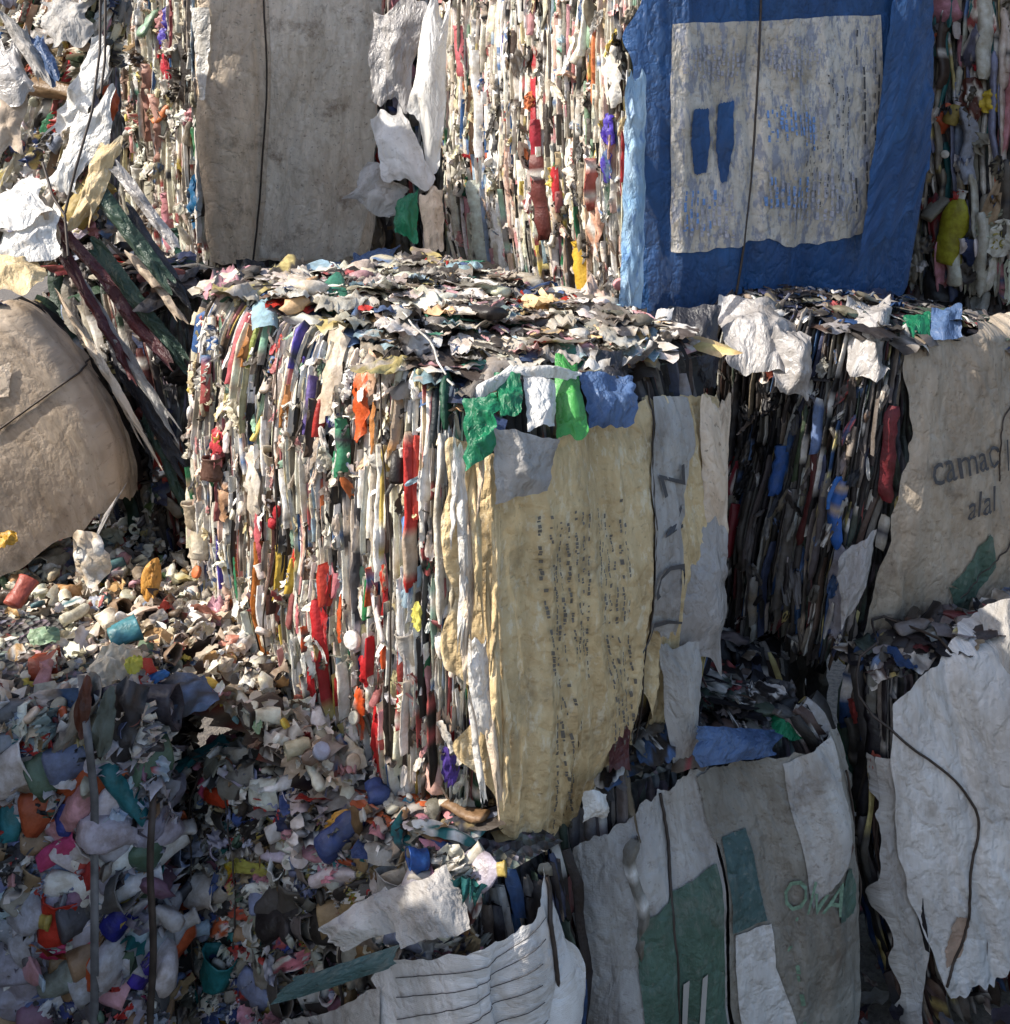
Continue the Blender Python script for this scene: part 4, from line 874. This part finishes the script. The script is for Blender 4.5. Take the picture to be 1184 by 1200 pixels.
wire(b, [(1118, 790), (1132, 900), (1136, 980), (1118, 1080), (1098, 1140)], cl, r=.0035)
P.finish(b.root, 60)
sheet('grey_sheet', [(1150, 715, 2.78), (1200, 690, 2.8), (1200, 800, 2.7), (1158, 775, 2.72)], 'greyw', bl.root, 18, 22, .015, .02, 55.5, 9)

# ================================================================== THE LOOSE HEAP
def hz(x, y):
    z = 1.02+.03*nz(x*3, y*3, 5)+.02*nz(x*9, y*9, 6)
    d = x+.72
    if d > 0: z -= .32*d/(1+.4*d)
    if y > 2.6: z += .10*(y-2.6)
    return z
def inheap(x, y):
    if y < 2.16+max(0, (x+.72))*-.3+.02: return False
    if x > -.72 and y < 2.16+(x+.72)*-.60+.22: return False
    # left of the central bale's cut face
    t = (x+.844)*(.75)+(y-2.85)*(.766)
    return t < .06 or x < -.9
mb = MB(); gx = [(-2.0+i*.04) for i in range(45)]; gy = [(2.18+j*.04) for j in range(26)]
for y in gy:
    for x in gx:
        mb.v.append(Vector((x, y, (hz(x, y) if inheap(x, y) else .7)-.055))); mb.c.append(pick('mud'))
for j in range(len(gy)-1):
    for i in range(len(gx)-1):
        q = j*len(gx)+i
        if all(mb.v[k_].z > .79 for k_ in (q, q+1, q+len(gx)+1, q+len(gx))): mb.f.append((q, q+1, q+len(gx)+1, q+len(gx)))
rng = random.Random(77); cand = []
up = Vector((0, 0, 1))
names = {}
def cname(c):
    r, g, b_ = c; m = max(c); n_ = min(c)
    if m < .08: return 'dark'
    if m-n_ < .16*m+.02: return 'white' if m > .6 else 'grey'
    if r >= g >= b_ and (r-b_) < .5*r: return 'cream' if r > .5 else 'tan'
    if r > g and r > b_: return 'orange' if g > .35*r else ('pink' if b_ > .4*r else 'red')
    if g >= r and g >= b_: return 'green'
    return 'blue'
tries = 0
while len(cand) < 2300 and tries < 20000:
    tries += 1
    x = rng.uniform(-1.75, -.3); y = 2.17+rng.random()**1.1*1.05
    if not inheap(x, y): continue
    z = hz(x, y); p = Vector((x, y, z+rng.uniform(-.015, .035)))
    ax, ay, az = basis(up, Vector((1, 0, 0)), rng, None, .75)
    h = rng.uniform(.014, .048)*rng.choice((.7, 1, 1, 1.3)); w = h*rng.uniform(1, 2.2); c = pick('heap', rng); t = rng.random()
    if t < .06: cand.append((w*h*2, bottle(p+up*.01, ax, ay, az, w*1.5, h*.5, c, rng, .6, pick('heap', rng)), 'crushed_bottle', c, 'bottle', p))
    elif t < .1: cand.append((w*h, bottle(p+up*.01, ax, ay, az, w, h*.6, c, rng, .8, False), 'plastic_tub', c, 'bottle', p))
    elif t < .14: cand.append((.0016, lidcap(p+up*.02, ax, ay, az, rng.uniform(.012, .02), c, rng), 'bottle_cap', c, 'scrap', p))
    else: cand.append((w*h, crumple(p, ax, ay, az, w, h, c, rng, 5, rng.uniform(.3, .7), rng.uniform(-.1, .5)), 'plastic_scrap', c, 'scrap', p))
cand.sort(key=lambda t: -t[0])
desc = {'crushed_bottle': 'squashed bottle', 'plastic_tub': 'dented tub', 'bottle_cap': 'round cap', 'plastic_scrap': 'crumpled plastic scrap'}
for i, (a, m, nm, c, mt, p) in enumerate(cand):
    q = proj(p); seen = 0 < q[0] < 1184
    if i < 330 and seen and len(names) >= 0 and sum(names.values()) < 200:
        o = m.build(nm, mt, None, nm != 'plastic_scrap')
        where = 'at the heap\'s shaded front edge' if q[1] > 790 else 'below the tilted beige bale' if q[0] < 110 else 'against the central bale\'s layered side' if q[0] > 240 else 'in the middle of the sunlit heap'
        lab = f'{cname(c)} {desc[nm]} lying {where}'
        names[lab] = names.get(lab, 0)+1
        tag(o, lab, {'crushed_bottle': 'bottle', 'plastic_tub': 'tub', 'bottle_cap': 'cap', 'plastic_scrap': 'plastic scrap'}[nm], f'{cname(c)} {desc[nm]}s {where}')
    else: mb.merge(m)
tag(mb.build('scrap_heap', 'scrap', None), 'heap of small loose cream and white plastic scraps spilled between the bales', 'scrap heap', kind='stuff')

def loose(name, label, cat, px, py, Y, kind, lp, wp, h, ang=0., tiltv=(0, -.6, .8), cap=None):
    c = hexc(h); k = Y/F; p = at(px, py, Y); nn = Vector(tiltv).normalized(); u = Vector((1, 0, 0)); v = nn.cross(u).normalized(); u = v.cross(nn)
    ax = u*math.cos(ang)+v*math.sin(ang); ay = nn.cross(ax)
    r = random.Random(int(px*7+py))
    if kind == 'c': m = crumple(p, ax, ay, nn, lp*k, wp*k, c, r, 9, .35, .3)
    elif kind == 'b': m = bottle(p, ax, ay, nn, lp*k, wp*k/2, c, r, .8, cap or (.7, .7, .7))
    else: m = bottle(p, ax, ay, nn, lp*k, wp*k/2, c, r, .6, False)
    return tag(m.build(name, 'scrap' if kind == 'c' else 'bottle', None, kind != 'c'), label, cat)
loose('plastic_tub', 'teal and blue rounded tub half buried in the sunlit heap', 'tub', 146, 742, 2.42, 't', 34, 32, '4E8C98', .6)
loose('paper_cone', 'pointed cream sheet standing upright beside the tilted beige bale', 'plastic sheet', 102, 655, 2.5, 'c', 64, 40, 'DCCDB8', 1.9, (0, -1, .2))
loose('film_sheet', 'dusty blue sheet folded over the heap edge', 'plastic sheet', 205, 808, 2.3, 'c', 90, 50, '5A6C8C', .1)
loose('film_sheet', 'thin blue fold beside the dusty blue sheet', 'plastic sheet', 178, 795, 2.3, 'c', 40, 14, '2C68A8', .5)
loose('plastic_tub', 'red brown translucent tub on the sunlit heap under the beige bale', 'tub', 52, 780, 2.4, 't', 34, 34, 'B4563C', .3)
loose('crumpled_bag', 'cream rounded bag in the heap with a yellow corner', 'bag', 135, 775, 2.32, 'c', 56, 52, 'DDD3BE', .3)
loose('bottle_label', 'small yellow scrap stuck on the cream bag', 'plastic scrap', 156, 776, 2.28, 'c', 20, 22, 'C8C24A', .3)
loose('plastic_tub', 'cream cup leaning against the central bale side', 'cup', 236, 632, 2.75, 't', 46, 26, 'E8DFCC', 1.5, (0, -1, .1))
loose('plastic_scrap', 'orange yellow curled scrap standing at the back of the heap', 'plastic scrap', 176, 678, 2.7, 'c', 50, 22, 'D8A050', 1.5, (0, -1, .2))
loose('plastic_scrap', 'yellow scrap at the left edge beside the beige bale', 'plastic scrap', 6, 628, 2.5, 'c', 26, 22, 'C89A2C', .3)
loose('plastic_tub', 'red tub at the left edge of the heap', 'tub', 24, 695, 2.5, 't', 34, 24, 'B45C4C', 1.3)
loose('crumpled_bag', 'pale green crumpled film behind the red brown tub', 'film', 50, 742, 2.5, 'c', 36, 22, '8FAE90', .1)
loose('film_sheet', 'dark tarry sheet hanging over the bottom left bale', 'plastic sheet', 135, 850, 2.16, 'c', 90, 56, '322A28', 1.4, (0, -1, .2))
loose('film_sheet', 'grey green upright sheet next to the dark tarry sheet', 'plastic sheet', 121, 848, 2.12, 'c', 76, 22, '57605A', 1.5, (0, -1, .2))
loose('film_sheet', 'rust brown upright sheet behind the grey strap', 'plastic sheet', 96, 830, 2.14, 'c', 66, 18, '5A3020', 1.5, (0, -1, .2))
# loose film between the beige and the blue bales
for nm, lab, c4, m, sd in (
 ('film_sheet', 'brilliant white film hanging between the beige and blue bales', [(500, 5, 4.0), (528, -5, 4.0), (516, 200, 3.85), (478, 130, 3.9)], 'film', 60.1),
 ('film_sheet', 'grey film draped beside the beige wrapped bale', [(436, 10, 4.2), (500, 0, 4.2), (478, 130, 4.1), (434, 110, 4.1)], 'greyfilm', 61.1),
 ('folded_box', 'white ribbed folded carton sheet jutting from the gap', [(436, 140, 3.95), (470, 120, 3.95), (512, 212, 3.8), (450, 212, 3.8)], 'white', 62.1),
 ('cardboard_sheet', 'grey diamond shaped sheet below the ribbed carton', [(430, 190, 3.9), (480, 222, 3.85), (462, 258, 3.8), (405, 236, 3.82)], 'greyw', 63.1),
 ('film_sheet', 'small green leaf shaped film below the white film', [(468, 235, 3.8), (492, 222, 3.8), (490, 285, 3.72), (462, 272, 3.74)], 'greensheet', 64.1),
 ('film_sheet', 'cream narrow sheet right of the green film', [(492, 225, 3.8), (520, 220, 3.8), (520, 290, 3.7), (500, 312, 3.7)], 'beige', 65.1),
 ('film_sheet', 'crumpled blue grey film on top of the rear bale ledge', [(415, 300, 3.8), (468, 288, 3.8), (450, 330, 3.5), (400, 345, 3.45)], 'bluefilm', 66.1),
 ('film_sheet', 'dark blue sheet lying under the beige wrapped bale', [(350, 316, 3.8), (400, 308, 3.8), (400, 345, 3.5), (348, 350, 3.5)], 'bluefilm', 67.1),
 ('film_sheet', 'cream crumpled film left of the dark blue sheet', [(315, 325, 3.7), (345, 315, 3.7), (340, 375, 3.3), (300, 380, 3.3)], 'film', 68.1),
 ('film_sheet', 'beige peaked film standing on the ledge', [(440, 310, 3.6), (475, 305, 3.6), (490, 345, 3.4), (430, 345, 3.4)], 'beige', 69.1)):
    tag(sheet(nm, c4, m, None, 24, 28, .02, .03, sd, 9, rag=.2), lab, 'plastic sheet')
for nm, lab, cat, px, py, Y, kind, lp, wp, h, ang in (
 ('plastic_scrap', 'bright red folded scrap on the central bale top', 'plastic scrap', 612, 382, 2.95, 'c', 40, 26, 'D0342C', .8),
 ('plastic_scrap', 'small red scrap lying flat on the central bale top', 'plastic scrap', 567, 398, 2.75, 'c', 22, 22, 'C43A30', .2),
 ('plastic_scrap', 'orange red scrap under the peach film', 'plastic scrap', 658, 400, 2.8, 'c', 24, 20, 'D85A30', 1.2),
 ('crumpled_bag', 'peach white film bag hanging beside the blue wrap', 'bag', 695, 355, 2.98, 'c', 80, 40, 'E0C8BC', 1.5),
 ('crushed_bottle', 'blue green bottle lying on the central bale left end', 'bottle', 415, 398, 2.62, 'b', 44, 24, '3C7A84', .3),
 ('plastic_scrap', 'dark folded shell on the central bale top', 'plastic scrap', 525, 400, 2.75, 'c', 60, 24, '3A3032', .1),
 ('plastic_scrap', 'brown patterned scrap at the back of the ledge', 'plastic scrap', 462, 360, 3.1, 'c', 44, 20, 'B08A68', .1)):
    loose(nm, lab, cat, px, py, Y, kind, lp, wp, h, ang)
# trodden scraps on the ground at the lower right
rng = random.Random(5); mb = MB()
for _ in range(900):
    x, y = rng.uniform(.2, 2.4), rng.uniform(2.0, 3.4)
    ax, ay, az = basis(up, Vector((1, 0, 0)), rng, None, .5); h = rng.uniform(.02, .07)
    mb.merge(crumple(Vector((x, y, rng.uniform(.01, .10)+.1*max(0, x-.9))), ax, ay, az, h*1.6, h, pick('mud', rng), rng, 4, .4))
tag(mb.build('ground_scraps', 'scrap', None), 'dirty trodden scraps on the ground under the lower right bale', 'scraps', kind='stuff')

# --- neighbouring stack left of the picture (it throws the shade over the lower bales)
for i, (z0, z1) in enumerate(((0, 1.05), (1.07, 2.20))):
    b = Bale('plastic_bale', ('bottom', 'top')[i]+' bale of the neighbouring stack left of the lower bales', (-1.75, .55), (-2.7, .60), (-1.72, 2.04), z0, z1, seed=30.3+i)
    P = Pieces(); pack_strips(b, P, -1, 2, 'shade2', w=(.03, .06), depth=.04)
    if i: pack_top(b, P, 'top', 300, size=(.05, .15))
    P.finish(b.root, 10)

# ================================================================== light, sky, camera
SUN_D = Vector((-.965, -.22, 0)).normalized(); EL = math.radians(40)
sd = Vector((SUN_D.x*math.cos(EL), SUN_D.y*math.cos(EL), math.sin(EL)))
sl = bpy.data.lights.new('sun', 'SUN'); sl.energy = 8.5; sl.angle = math.radians(.5); sl.color = (1., .94, .84)
so = bpy.data.objects.new('sun', sl); COL.objects.link(so); so.rotation_euler = sd.to_track_quat('Z', 'Y').to_euler(); so.location = (-4, 2, 6)
w = bpy.data.worlds.new('World'); scn.world = w; w.use_nodes = True; nt = w.node_tree
sky = nt.nodes.new('ShaderNodeTexSky'); sky.sky_type = 'NISHITA'; sky.sun_disc = False; sky.sun_elevation = EL
sky.sun_rotation = math.atan2(sd.x, sd.y); sky.dust_density = 2.; sky.air_density = 1.
nt.links.new(sky.outputs[0], nt.nodes['Background'].inputs[0]); nt.nodes['Background'].inputs[1].default_value = .28
cam = bpy.data.cameras.new('camera'); co = bpy.data.objects.new('camera', cam); COL.objects.link(co); scn.camera = co
co.location = (0, 0, HC); co.rotation_euler = (math.radians(90), 0, 0)
cam.sensor_fit = 'HORIZONTAL'; cam.sensor_width = 36; cam.lens = F/1184*36; cam.shift_y = -420/1184; cam.clip_end = 2000; cam.clip_start = .05
scn.view_settings.view_transform = 'Standard'; scn.view_settings.look = 'None'; scn.view_settings.exposure = 0
scn.cycles.max_bounces = 6; scn.cycles.use_denoising = True
